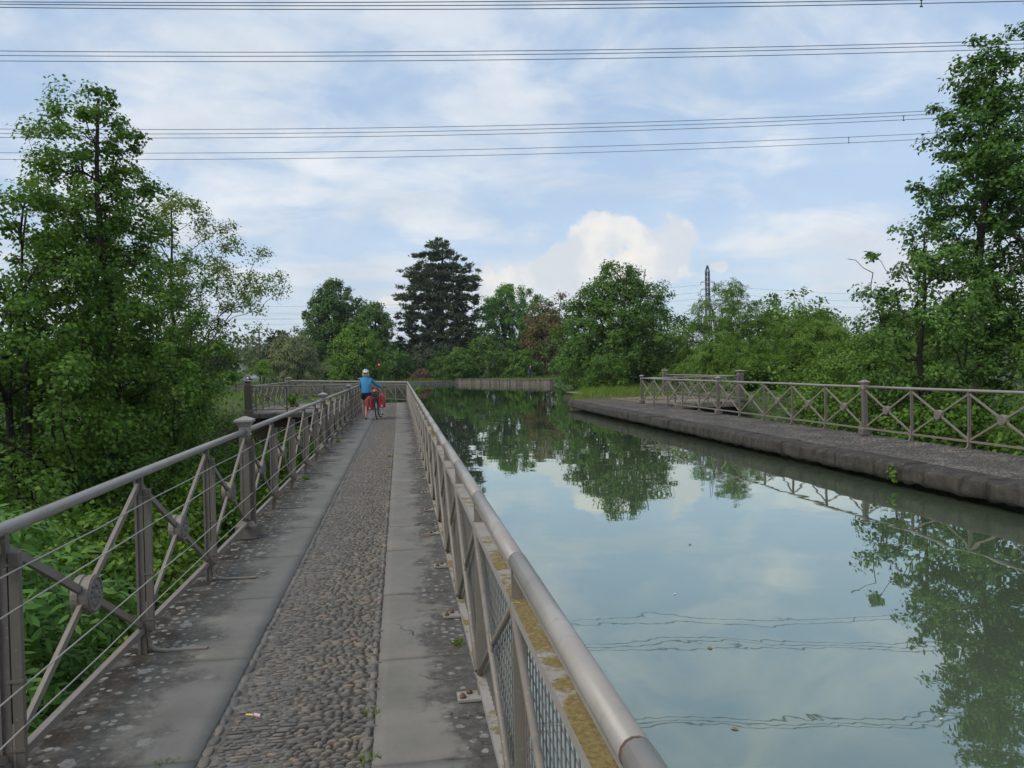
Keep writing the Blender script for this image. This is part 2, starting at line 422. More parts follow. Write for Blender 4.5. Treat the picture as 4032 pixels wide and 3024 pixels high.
def stone_mat(name, dark, lightc, lich=.5, sc=1.0, top=True):
    m, nt, b = new_mat(name); P = pos(nt)
    n = noise(nt, P, 3.5*sc, 8, .66)
    c = mix(nt, smooth(nt, n, .3, .7), dark, lightc)
    st = noise(nt, scaled(nt, P, (5, 5, .55)), 1.3, 6, .65)
    c = mix(nt, math_(nt, 'MULTIPLY', smooth(nt, st, .5, .68), .6), c, tuple(k*.4 for k in dark))
    l = smooth(nt, noise(nt, P, 12*sc, 7, .72), .58, .68)
    up = upmask(nt, .3, .9)
    f = math_(nt, 'MULTIPLY', l, math_(nt, 'MULTIPLY_ADD', up, lich*.7, lich*.3))
    c = mix(nt, f, c, (.27, .26, .235))
    sp = smooth(nt, noise(nt, P, 33*sc, 4, .6), .66, .70)
    c = mix(nt, math_(nt, 'MULTIPLY', sp, .5*lich), c, (.4, .39, .36))
    nt.links.new(c, b.inputs['Base Color']); b.inputs['Roughness'].default_value = .92
    b.inputs['Specular IOR Level'].default_value = .25
    bump(nt, b, noise(nt, P, 22*sc, 8, .72), .7, .02); return m
MAT['coping'] = stone_mat('dark_coping_stone', (.028, .025, .021), (.066, .060, .050), .6)
MAT['abut'] = stone_mat('abutment_stone', (.11, .10, .085), (.20, .185, .16), .5)
def quay_mat():
    m, nt, b = new_mat('stained_quay_concrete'); P = pos(nt)
    v = noise(nt, scaled(nt, P, (1.0, 1.0, .10)), 2.6, 6, .7); f = noise(nt, P, 3, 6, .65)
    c = ramp(nt, [(.36, (.028, .024, .02)), (.48, (.085, .074, .06)), (.56, (.15, .135, .112)), (.68, (.27, .25, .215))], v)
    c = mix(nt, math_(nt, 'MULTIPLY', f, .5), c, (.07, .06, .048))
    nt.links.new(c, b.inputs['Base Color']); b.inputs['Roughness'].default_value = .95
    bump(nt, b, f, .5, .03); return m
MAT['quay'] = quay_mat()
MAT['quay_plain'] = stone_mat('quay_concrete', (.075, .064, .05), (.16, .14, .115), .6, .5)
MAT['brick'] = plain('brick', (.105, .062, .044), .9, 0, .55, 7)
MAT['dirt'] = plain('bare_dirt_path', (.17, .14, .105), .95, 0, .35, 3)
MAT['litter_y'] = plain('yellow_plastic', (.75, .6, .1), .4, 0, .1)
MAT['litter_p'] = plain('pink_paper', (.75, .5, .58), .5, 0, .1)

def ground_mat():
    m, nt, b = new_mat('ground_grass'); P = pos(nt)
    n = noise(nt, P, .35, 6, .6); f = noise(nt, P, 9, 5, .7)
    c = ramp(nt, [(.35, (.03, .05, .014)), (.52, (.055, .085, .024)), (.68, (.085, .10, .036))], n)
    c = mix(nt, math_(nt, 'MULTIPLY', f, .55), c, (.03, .042, .013))
    e = smooth(nt, noise(nt, P, .16, 5, .6), .62, .72)
    c = mix(nt, math_(nt, 'MULTIPLY', e, .8), c, (.13, .105, .07))
    nt.links.new(c, b.inputs['Base Color']); b.inputs['Roughness'].default_value = .95
    bump(nt, b, f, .8, .06); return m
MAT['ground'] = ground_mat()

def leaf_mat(name, dark, mid, light, trans=.3, patch=.35, rough=.5):
    m, nt, b = new_mat(name)
    g = nt.nodes.new('ShaderNodeNewGeometry')
    c = ramp(nt, [(0, dark), (.5, mid), (1, light)], g.outputs['Random Per Island'])
    n = noise(nt, g.outputs['Position'], patch, 3, .6)
    c = mix(nt, smooth(nt, n, .38, .66), mix(nt, .55, c, dark), c)
    nt.links.new(c, b.inputs['Base Color']); b.inputs['Roughness'].default_value = rough
    b.inputs['Specular IOR Level'].default_value = .18
    t = nt.nodes.new('ShaderNodeBsdfTranslucent')
    nt.links.new(mix(nt, .35, c, (light[0]*1.3, light[1]*1.3, light[2]*.7)), t.inputs[0])
    ms = nt.nodes.new('ShaderNodeMixShader'); ms.inputs[0].default_value = trans
    nt.links.new(b.outputs[0], ms.inputs[1]); nt.links.new(t.outputs[0], ms.inputs[2])
    nt.links.new(ms.outputs[0], nt.nodes['Material Output'].inputs[0]); return m
LM = {
 'alder': leaf_mat('alder_leaf', (0.054, 0.125, 0.015), (0.090, 0.186, 0.022), (0.154, 0.270, 0.036), .32),
 'shrub': leaf_mat('elder_leaf', (0.063, 0.155, 0.025), (0.109, 0.229, 0.045), (0.174, 0.306, 0.073), .3),
 'bramble': leaf_mat('bramble_leaf', (0.059, 0.127, 0.014), (0.101, 0.198, 0.020), (0.181, 0.284, 0.033), .3, .6),
 'young': leaf_mat('young_leaf', (0.097, 0.175, 0.024), (0.150, 0.236, 0.037), (0.238, 0.258, 0.050), .38),
 'poplar': leaf_mat('poplar_ivy_leaf', (0.039, 0.103, 0.016), (0.073, 0.162, 0.024), (0.135, 0.242, 0.043), .25),
 'right': leaf_mat('hedge_leaf', (0.047, 0.104, 0.011), (0.082, 0.169, 0.019), (0.141, 0.247, 0.028), .3, .5),
 'robinia': leaf_mat('robinia_leaf', (0.062, 0.137, 0.015), (0.110, 0.203, 0.024), (0.173, 0.272, 0.043), .32, .4),
 'willow': leaf_mat('big_broadleaf_leaf', (0.047, 0.107, 0.017), (0.082, 0.170, 0.028), (0.137, 0.247, 0.045), .28, .25),
 'copper': leaf_mat('copper_leaf', (0.096, 0.081, 0.026), (0.147, 0.116, 0.041), (0.191, 0.155, 0.054), .25, .4),
 'ash': leaf_mat('ash_leaf', (0.081, 0.180, 0.030), (0.128, 0.259, 0.048), (0.189, 0.338, 0.072), .35, .3),
 'cedar': leaf_mat('cedar_needles', (0.041, 0.063, 0.033), (0.070, 0.092, 0.049), (0.120, 0.126, 0.062), .05, .25, .7),
 'round': leaf_mat('dense_round_leaf', (0.038, 0.092, 0.016), (0.065, 0.139, 0.023), (0.109, 0.194, 0.036), .2, .3),
 'mid': leaf_mat('mid_green_leaf', (0.052, 0.114, 0.015), (0.086, 0.179, 0.022), (0.150, 0.256, 0.038), .28, .3),
 'lime': leaf_mat('light_green_leaf', (0.080, 0.168, 0.018), (0.126, 0.238, 0.027), (0.191, 0.308, 0.045), .3, .3),
 'olive': leaf_mat('olive_grey_leaf', (0.122, 0.156, 0.063), (0.174, 0.208, 0.090), (0.238, 0.259, 0.122), .25, .4),
 'grass': leaf_mat('grass_blade', (0.080, 0.146, 0.018), (0.131, 0.214, 0.026), (0.211, 0.283, 0.048), .3, .8),
 'dry': leaf_mat('dry_grass_blade', (0.160, 0.138, 0.061), (0.240, 0.194, 0.087), (0.263, 0.243, 0.114), .3, .8),
 'dark': leaf_mat('dark_conifer', (0.026, 0.043, 0.023), (0.042, 0.061, 0.032), (0.067, 0.090, 0.045), .05, .4, .7),
 'far': leaf_mat('far_wood_leaf', (0.072, 0.110, 0.047), (0.096, 0.138, 0.061), (0.128, 0.171, 0.079), .2, .03),
}
def bark_mat(name, a, b_):
    m, nt, b = new_mat(name); P = pos(nt)
    n = noise(nt, scaled(nt, P, (9, 9, 1.6)), 2.0, 6, .65)
    c = mix(nt, n, a, b_); nt.links.new(c, b.inputs['Base Color']); b.inputs['Roughness'].default_value = .95
    b.inputs['Specular IOR Level'].default_value = .2
    bump(nt, b, n, .7, .03); return m
MAT['bark'] = bark_mat('dark_bark', (.022, .019, .015), (.06, .052, .042))
MAT['bark2'] = bark_mat('grey_bark', (.05, .043, .034), (.12, .105, .085))

def water_mat():
    m, nt, b = new_mat('canal_water'); nt.nodes.remove(b)
    P = pos(nt)
    dif = nt.nodes.new('ShaderNodeBsdfDiffuse')
    silt = noise(nt, P, .22, 4, .6)
    nt.links.new(mix(nt, silt, (.078, .106, .066), (.096, .124, .080)), dif.inputs[0])
    gl = nt.nodes.new('ShaderNodeBsdfGlossy'); gl.inputs['Roughness'].default_value = .012
    gl.inputs[0].default_value = (.83, .885, .82, 1)
    fr = nt.nodes.new('ShaderNodeFresnel'); fr.inputs[0].default_value = 1.333
    # calm silty water: reflectance curve lifted above plain Fresnel to brighten the mirrored sky
    fac = math_(nt, 'POWER', fr.outputs[0], .40)
    fac = math_(nt, 'MULTIPLY', fac, 1.06, clamp=True)
    h1 = noise(nt, scaled(nt, P, (1.0, 1.0, 1)), 1.0, 1.5, .4)
    h2 = noise(nt, scaled(nt, P, (1.3, 1.0, 1)), 3.6, 2.2, .45)
    calm = smooth(nt, noise(nt, P, .25, 3, .5), .35, .65)
    h = math_(nt, 'ADD', math_(nt, 'MULTIPLY', h1, 1.0), math_(nt, 'MULTIPLY', h2, math_(nt, 'MULTIPLY_ADD', calm, .11, .04)))
    bp = nt.nodes.new('ShaderNodeBump'); bp.inputs['Strength'].default_value = 1.0; bp.inputs['Distance'].default_value = .0042
    nt.links.new(h, bp.inputs['Height'])
    for n in (dif, gl): nt.links.new(bp.outputs[0], n.inputs['Normal'])
    ms = nt.nodes.new('ShaderNodeMixShader'); nt.links.new(fac, ms.inputs[0])
    nt.links.new(dif.outputs[0], ms.inputs[1]); nt.links.new(gl.outputs[0], ms.inputs[2])
    nt.links.new(ms.outputs[0], nt.nodes['Material Output'].inputs[0]); return m
MAT['water'] = water_mat()

# ================================================================== SETTING
WATER = -0.38
XL, XR = -1.487, 0.353          # the two railings of the towpath
X_SLAB, X_COB = -0.152, -0.861  # pebble strip between them
X_RR, X_EDGE = 9.84, 7.57       # railing and canal edge of the opposite towpath
Y_END = 30.6                    # end of the aqueduct
rnd = random.Random(7)
nrg = np.random.default_rng(7)

BASIN = [(.44, 37.4), (-7.2, 53.2), (-15, 69), (-24, 84), (-24, 92.5), (1.5, 94.0), (6.9, 96.6), (15.7, 78.5),
         (14.7, 66), (12.6, 54), (9.6, 43.5), (7.9, 36.0)]
def basin_sd(X, Y):
    P = np.array(BASIN); Q = np.roll(P, -1, 0)
    d = np.full(X.shape, 1e9); ins = np.zeros(X.shape, bool)
    for (ax, ay), (bx, by) in zip(P, Q):
        ex, ey = bx-ax, by-ay
        t = np.clip(((X-ax)*ex+(Y-ay)*ey)/(ex*ex+ey*ey), 0, 1)
        d = np.minimum(d, np.hypot(X-ax-t*ex, Y-ay-t*ey))
        c = ((ay > Y) != (by > Y)) & (X < (bx-ax)*(Y-ay)/(by-ay+1e-12)+ax)
        ins ^= c
    return np.where(ins, -d, d)
def sstep(a, b, x):
    t = np.clip((x-a)/(b-a), 0, 1); return t*t*(3-2*t)
def ground_z(X, Y):
    X = np.asarray(X, float); Y = np.asarray(Y, float)
    z = -0.03 + .05*np.sin(X*.35+1)*np.sin(Y*.27) + .0016*np.clip(Y-100, 0, 200)*4
    z = z + .10*sstep(2, 20, np.abs(X-4)-6)*sstep(34, 50, Y)
    z = np.where(Y < 36, np.minimum(z, -.03), z)
    inner = (X > -6.2) & (X < 14.6)
    val = np.where(inner, sstep(30.9, 33.5, Y), sstep(21, 33, Y))
    z = z - 5.8*(1-val)
    ch = (X > .2) & (X < 8.2) & (Y > 30) & (Y < 42)
    z = np.where(ch, np.minimum(z, -1.8), z)
    sd = basin_sd(X, Y)
    z = np.where(sd < 3, np.minimum(z, np.clip(-.40+sd*.45, -1.8, 5)), z)
    far = np.hypot(X, Y)
    return z + 9*sstep(350, 1500, far)*(np.sin(X*.004+.7)*np.sin(Y*.003)+.6)
def grid_axis(lo, hi, step, ext, k=1.32):
    a = list(np.arange(lo, hi+1e-6, step)); s = step
    while a[-1] < ext: s *= k; a.append(a[-1]+s)
    s = step
    while a[0] > -ext: s *= k; a.insert(0, a[0]-s)
    return np.array(a)
def build_ground():
    xs = grid_axis(-34, 40, .8, 4200); ys = grid_axis(14, 112, .8, 4200)
    X, Y = np.meshgrid(xs, ys, indexing='ij'); Z = ground_z(X, Y)
    V = np.stack([X, Y, Z], -1).reshape(-1, 3); n, m = len(xs), len(ys)
    i, j = np.meshgrid(np.arange(n-1), np.arange(m-1), indexing='ij'); a = (i*m+j).ravel()
    F = np.stack([a, a+m, a+m+1, a+1], 1)
    o = inst('ground', fast_mesh('ground', V, [F], MAT['ground'], True)); tag(o, 'green valley floor and grassy banks around the canal', 'ground', kind='structure')
build_ground()

def polygon_sheet(name, pts, z, mat):
    bm = bmesh.new(); vs = [bm.verts.new((x, y, z)) for x, y in pts]
    bm.faces.new(vs); bmesh.ops.triangulate(bm, faces=bm.faces[:])
    me = bpy.data.meshes.new(name); bm.to_mesh(me); bm.free(); me.materials.append(mat)
    for p in me.polygons:
        if p.normal.z < 0: p.flip()
    return inst(name, me)
w = polygon_sheet('canal_water', [(.40, -12), (.40, 37.3)] + [(-7.3, 53.0), (-15.2, 69), (-24.6, 84), (-24.6, 93.2), (1.5, 94.6), (6.9, 97.2),
     (16.6, 78.5), (15.8, 66), (13.8, 54), (10.8, 43.5), (8.15, 36.0), (8.15, -12)], WATER, MAT['water'])
tag(w, 'still green canal water mirroring sky and trees', 'water', kind='structure')

# ---- near towpath on the aqueduct wall
path = empty('towpath'); tag(path, 'narrow stone towpath with a pebble strip between two rows of slabs', 'path', kind='structure')
b = MB(); b.box((-.6, 12.6, -1.0), (2.06, 49.4, 1.9)); b.build('aqueduct_wall', MAT['abut'], path)
bed = MB()
bed.add([(X_COB-.03, -4, -.014), (X_SLAB+.03, -4, -.014), (X_SLAB+.03, 37.2, -.014), (X_COB-.03, 37.2, -.014)], [(0, 1, 2, 3)])
bed.add([(-1.66, -4, -.045), (X_COB, -4, -.045), (X_COB, 37.2, -.045), (-1.66, 37.2, -.045)], [(0, 1, 2, 3)])
bed.add([(X_SLAB, -4, -.045), (.45, -4, -.045), (.45, 37.2, -.045), (X_SLAB, 37.2, -.045)], [(0, 1, 2, 3)])
bed.build('mortar_bed', MAT['mortar'], path)

def slab_mesh(x0, x1, y0, y1, zt, th, ragged=None):
    """a worn slab with softened, slightly chipped rim"""
    bm = bmesh.new(); nx, ny = 10, 16
    g = [[None]*(ny+1) for _ in range(nx+1)]
    for i in range(nx+1):
        for j in range(ny+1):
            x = x0+(x1-x0)*i/nx; y = y0+(y1-y0)*j/ny; z = zt
            if i in (0, nx) or j in (0, ny):
                z -= .006
                if j in (0, ny) and 0 < i < nx: y += rnd.uniform(-.004, .004)
                if i in (0, nx) and 0 < j < ny:
                    amp = .004
                    if ragged == 'l' and i == 0: amp = .035
                    x += rnd.uniform(-amp, amp)
            else:
                z += rnd.uniform(-.0012, .0012)
            g[i][j] = bm.verts.new((x, y, z))
    for i in range(nx):
        for j in range(ny): bm.faces.new((g[i][j], g[i+1][j], g[i+1][j+1], g[i][j+1]))
    rim = [g[i][0] for i in range(nx)] + [g[nx][j] for j in range(ny)] + [g[i][ny] for i in range(nx, 0, -1)] + [g[0][j] for j in range(ny, 0, -1)]
    low = [bm.verts.new((v.co.x, v.co.y, zt-th)) for v in rim]
    k = len(rim)
    for a in range(k): bm.faces.new((rim[a], low[a], low[(a+1) % k], rim[(a+1) % k]))
    for f in bm.faces: f.smooth = True
    me = bpy.data.meshes.new('paving_slab'); bm.to_mesh(me); bm.free(); me.materials.append(MAT['slab']); return me
def joints(known, step):
    ys = sorted(known)
    while ys[-1] < 37: ys.append(ys[-1]+rnd.uniform(step*.85, step*1.15))
    while ys[0] > -3: ys.insert(0, ys[0]-rnd.uniform(step*.9, step*1.1))
    ys[-1] = 37.15
    return ys
for x0, x1, ys, rg in ((-1.645, X_COB-.004, joints([3.32, 4.47, 5.63, 6.87, 8.08, 9.27, 10.46, 12.0, 13.54], 1.3), 'l'),
                       (X_SLAB+.004, .445, joints([3.14, 4.29, 5.53, 6.88, 7.92, 9.64, 11.0, 12.3, 14.66], 1.4), None)):
    for a, c in zip(ys[:-1], ys[1:]):
        inst('paving_slab', slab_mesh(x0, x1, a+.004, c-.004, rnd.uniform(-.003, .003), .04, rg), path)

# ---- pebbles
def pebble_proto(nside, rings, seed):
    q = random.Random(seed); vs = []; fs = []
    for r, z in rings:
        for k in range(nside):
            a = 2*math.pi*k/nside
            e = 1+q.uniform(-.10, .10)
            x = math.copysign(abs(math.cos(a))**.75, math.cos(a)); y = math.copysign(abs(math.sin(a))**.85, math.sin(a))
            vs.append((r*e*x, r*e*y, z))
    vs.append((q.uniform(-.1, .1), 0, 1.0)); m = len(rings)
    for i in range(m-1):
        for k in range(nside):
            fs.append((i*nside+k, i*nside+(k+1) % nside, (i+1)*nside+(k+1) % nside)); fs.append((i*nside+k, (i+1)*nside+(k+1) % nside, (i+1)*nside+k))
    for k in range(nside): fs.append(((m-1)*nside+k, (m-1)*nside+(k+1) % nside, m*nside))
    return np.array(vs), np.array(fs)
def pebble_field(parent, x0, x1, ya, yb, row, length, first_y, zbase, borders=True, hi=1.0, seed=1, cam_x=-.5, mk='pebble'):
    q = random.Random(seed); P = []
    y = ya
    while y < yb:
        x = x0 + (.052 if borders else 0) + q.uniform(0, .03)
        while x < x1-(.045 if borders else 0):
            L = q.choice((length*.6, length*.8, length, length*1.2, length*1.7))*q.uniform(.8, 1.2)
            wd = row*q.uniform(.45, .74); t = (x-x0)/(x1-x0)
            h = q.uniform(.009, .018)*hi*(.35+.55*sstep(.35, .6, t+q.uniform(-.1, .1)) if borders else 1)
            P.append((x+L/2, y+q.uniform(-.30, .30)*row, zbase+q.uniform(-.003, .003), L*.53, wd*.5, h, q.gauss(0, .10)))
            x += L+q.uniform(.002, .016)
        y += row*1.06
    if borders:
        for xb in (x0+.024, x1-.02):
            y = ya
            while y < yb:
                L = q.uniform(.06, .12); P.append((xb+q.uniform(-.005, .005), y+L/2, zbase, L*.5, q.uniform(.016, .023), q.uniform(.009, .018), math.pi/2+q.gauss(0, .1)))
                y += L+q.uniform(.004, .03)
    P = np.array(P)
    vis = np.where(P[:, 1] > first_y)[0]
    order = vis[np.argsort(np.hypot(P[vis, 0]-cam_x, P[vis, 1]))][:300]
    protos = [pebble_proto(10, ((1, -.6), (.97, .2), (.78, .68), (.42, .93)), s) for s in range(6)]
    pm = [fast_mesh('pebble', v, [f], MAT[mk+'1'], True) for v, f in protos]
    for k, i in enumerate(order):
        x, y, z, a, bb, h, r = P[i]
        inst('pebble', pm[k % 6], parent, (x, y, z), r, (a, bb, h))
    rest = np.setdiff1d(np.arange(len(P)), order)
    lo = [pebble_proto(6, ((1, -.5), (.80, .62)), s) if s < 8 else pebble_proto(6, ((1, -.2),), s) for s in range(16)]
    nearp = rest[P[rest, 1] < 15.5]; farp = rest[P[rest, 1] >= 15.5]
    V = []; F = []; base = 0
    for s in range(16):
        S = P[nearp[s::8]] if s < 8 else P[farp[s-8::8]]; v, f = lo[s]
        if not len(S): continue
        c, sn = np.cos(S[:, 6])[:, None], np.sin(S[:, 6])[:, None]
        lx = v[None, :, 0]*S[:, 3:4]; ly = v[None, :, 1]*S[:, 4:5]; lz = v[None, :, 2]*S[:, 5:6]
        W = np.stack([lx*c-ly*sn+S[:, 0:1], lx*sn+ly*c+S[:, 1:2], lz+S[:, 2:3]], -1)
        V.append(W.reshape(-1, 3)); F.append((f[None]+(np.arange(len(S))*len(v))[:, None, None]+base).reshape(-1, 3)); base += len(S)*len(v)
    o = inst('pebble_paving', fast_mesh('pebble_paving', np.concatenate(V), [np.concatenate(F)], MAT[mk], True), parent)
    o['kind'] = 'stuff'
pebble_field(path, X_COB, X_SLAB, 1.0, 37.1, .027, .040, 2.95, -.0110, True, 1.0, 3)

# ---- opposite towpath
bank = empty('opposite_towpath'); tag(bank, 'opposite towpath of rough pebbles behind a dark stone canal edge', 'path', kind='structure')
b = MB(); b.box((9.13, 12.0, -1.005), (1.92, 48.4, 1.96)); b.build('aqueduct_wall', MAT['coping'], bank)
b = MB(); b.add([(8.0, -12, -.018), (10.05, -12, -.018), (10.05, 36, -.018), (8.0, 36, -.018)], [(0, 1, 2, 3)]); b.build('mortar_bed', MAT['mortar'], bank)
def rough_block(x0, x1, y0, y1, z0, z1, seed, amp=.018, mat='coping', name='coping_stone', flare=.0):
    q = random.Random(seed); nx, ny, nz = 5, max(4, int((y1-y0)/.12)), 4
    bm = bmesh.new(); bmesh.ops.create_cube(bm, size=1)
    bmesh.ops.subdivide_edges(bm, edges=[e for e in bm.edges if abs((e.verts[0].co-e.verts[1].co).y) > .5], cuts=ny, use_grid_fill=True)
    bmesh.ops.subdivide_edges(bm, edges=[e for e in bm.edges if abs((e.verts[0].co-e.verts[1].co).x) > .5], cuts=nx, use_grid_fill=True)
    bmesh.ops.subdivide_edges(bm, edges=[e for e in bm.edges if abs((e.verts[0].co-e.verts[1].co).z) > .5], cuts=nz, use_grid_fill=True)
    for v in bm.verts:
        c = v.co; tx, ty, tz = c.x+.5, c.y+.5, c.z+.5
        x = x0+(x1-x0)*tx; y = y0+(y1-y0)*ty; z = z0+(z1-z0)*tz
        if tz > .99:
            z += q.uniform(-amp*.45, amp*.3)
            if tx < .01: z -= .02+q.uniform(0, .02); x += .012
        if tz < .01: z += q.uniform(-amp, amp*1.6)+amp*.9*math.sin(y*3.1+seed)*math.sin(y*7.7); x += flare
        if tx < .01 and .01 < tz < .99: x += q.uniform(-amp, amp)
        v.co = (x, y, z)
    for f in bm.faces: f.smooth = True
    me = bpy.data.meshes.new(name); bm.to_mesh(me); bm.free(); me.materials.append(MAT[mat]); return me
y = -10.0; k = 0
while y < 34.2:
    L = min(rnd.uniform(1.5, 2.5), 34.5-y)
    inst('coping_stone', rough_block(X_EDGE+rnd.uniform(-.012, .012), 8.03, y, y+L-rnd.uniform(.015, .045), -.29, rnd.uniform(-.02, .004), 100+k, .014, flare=.06), bank)
    y += L; k += 1
pebble_field(bank, 8.04, 9.98, 7.5, 34.3, .06, .085, 8.6, -.019, False, 1.3, 5, 9, 'bpebble')

# ---- abutment terraces at the end of the aqueduct
def terrace(name, label, x0, x1, mat_wall, brick):
    t = tag(empty(name), label, 'terrace', kind='structure')
    b = MB(); b.box(((x0+x1)/2, 38.9, -3.2), (x1-x0-.1, 16.2, 6.0)); b.build('retaining_wall', MAT[mat_wall], t)
    n = 4; w_ = (x1-x0)/n
    for i in range(n):
        me = rough_block(x0+i*w_+.005, x0+(i+1)*w_-.005, Y_END-.22, Y_END+.45, -.26 if not brick else -.19, -.002, 300+i+int(x0*10), .010, 'abut')
        inst('coping_stone', me, t)
    for i in range(8):
        xo = x0 if x0 < 0 else x1-.5
        me = rough_block(xo-.05, xo+.55, Y_END+.46+i*1.95, Y_END+.46+(i+1)*1.95-.01, -.24, -.004, 340+i, .008, 'abut'); inst('coping_stone', me, t)
    b = MB(); xa, xb = (x0+.56, x1) if x0 < 0 else (x0, x1-.56)
    b.add([(xa, Y_END+.46, -.006), (xb, Y_END+.46, -.006), (xb, 46.6, -.006), (xa, 46.6, -.006)], [(0, 1, 2, 3)]); b.build('gravel_surface', MAT['dirt'], t)
    if brick:
        bmh = MB().box((0, 0, 0), (.215, .10, .062), bev=.006).mesh('brick', MAT['brick'])
        for r_ in range(13):
            xx = x0+.15+(.11 if r_ % 2 else 0)
            while xx < x1-.15:
                inst('brick', bmh, t, (xx, 30.80+rnd.uniform(-.006, .006), -.235-r_*.074)); xx += .226
    return t
terrace('left_terrace', 'paved terrace with brick retaining wall at the end of the near towpath', -5.98, -1.66, 'abut', True)
terrace('right_terrace', 'stone terrace at the end of the opposite towpath', 10.06, 14.33, 'coping', False)

# ================================================================== RAILINGS
# every run is drawn in its own frame: x along the run, -y towards the path, z up
BAY = 1.53; HR = 1.03
def m_post():
    b = MB(); b.box((0, 0, .51), (.030, .046, 1.02)); b.box((0, .012, .51), (.052, .012, 1.02)); return b.mesh('post', MAT['iron'])
def m_brace(L, up):
    z0, z1 = (.165, .965) if up else (.965, .165)
    b = MB(); b.bar((.016, 0, z0), (L-.016, 0, z1), .020, .034, (0, 0, 1)); return b.mesh('brace', MAT['iron_pale'])
def m_drum():
    b = MB(); rot = Matrix.Rotation(R(90), 3, 'X')
    b.lathe([(.074, -.038), (.090, -.036), (.090, -.010), (.083, -.007), (.083, .007), (.090, .010), (.090, .036), (.074, .038)], 24, (0, 0, 0), rot, sm=False)
    return b.mesh('medallion', MAT['iron_pale'])
def m_rosette():
    b = MB(); s = -1
    b.lathe([(.080, 0), (.080, .004)], 20, (0, -.035, 0), Matrix.Rotation(R(90), 3, 'X'), sm=False)
    b.tube([(.078*math.cos(a), s*.038, .078*math.sin(a)) for a in np.linspace(0, 2*math.pi, 21)], .007, 5, False)
    b.ell((0, s*.038, 0), (.020, .012, .020), 8, 5)
    for k in range(12):
        a = 2*math.pi*k/12
        b.ell((.046*math.cos(a), s*.038, .046*math.sin(a)), (.017, .010, .0085), 6, 4, Matrix.Rotation(-a, 3, 'Y'))
    return b.mesh('rosette', MAT['rosette'])
def m_stay(flip=False):
    b = MB(); pts = [(0, -.028, .30), (0, -.030, .10), (0, -.042, .045), (0, -.075, .018), (0, -.13, .010), (0, -.33, .007)]
    for p, q in zip(pts[:-1], pts[1:]): b.bar(p, q, .028, .010, (0, -.7, .7))
    b.box((0, -.325, .0095), (.036, .05, .008)); return b.mesh('stay', MAT['iron_pale'])
def m_cablepost():
    b = MB(); b.box((0, -.046, .535), (.026, .036, .82), bev=.004)
    for z in (.20, .46, .90): b.box((0, -.036, z), (.034, .064, .012))
    return b.mesh('cable_post', MAT['iron'])
def m_ped(big):
    w, t = (.25, .004) if big else (.088, .001)
    b = MB(); z1 = 1.10 if big else 1.0
    b.box((0, 0, (.17+z1)/2), (w, w, z1-.17), bev=.006)
    for a in range(4):     # raised moulding strips on every face
        rot = Matrix.Rotation(a*math.pi/2, 3, 'Z')
        for s in (-1, 1): b.box(rot @ Vector((s*w*.36, -w/2-.003, .59)), (w*.16, .008, .74), rot)
    return b.mesh('pedestal', MAT['iron'])
def m_ped_base(big):
    w = .31 if big else .19; b = MB()
    b.box((0, 0, .065), (w, w, .13), bev=.006); b.box((0, 0, .15), (w*.92, w*.92, .04), taper=.72); return b.mesh('plinth', MAT['iron'])
def m_ped_cap(big):
    w, z = (.31, 1.10) if big else (.170, .985); b = MB()
    b.box((0, 0, z+.045), (w*.56, w*.56, .09), bev=.004); b.box((0, 0, z+.012), (w*.62, w*.62, .018), bev=.003)
    b.box((0, 0, z+.110), (w*.58, w*.58, .044), taper=1.45); b.box((0, 0, z+.147), (w, w, .028), bev=.005)
    b.box((0, 0, z+.176), (w*.93, w*.93, .030), taper=.12); return b.mesh('cap', MAT['rail'])
PM = dict(post=m_post(), drum=m_drum(), ros=m_rosette(), stay=m_stay(), cpost=m_cablepost(),
          ped=[m_ped(0), m_ped(1)], base=[m_ped_base(0), m_ped_base(1)], cap=[m_ped_cap(0), m_ped_cap(1)])
BR = {}
def pedestal(t, s, big):
    p = inst('pedestal', PM['ped'][big], t, (s, 0, 0))
    inst('plinth', PM['base'][big], p); inst('cap', PM['cap'][big], p)
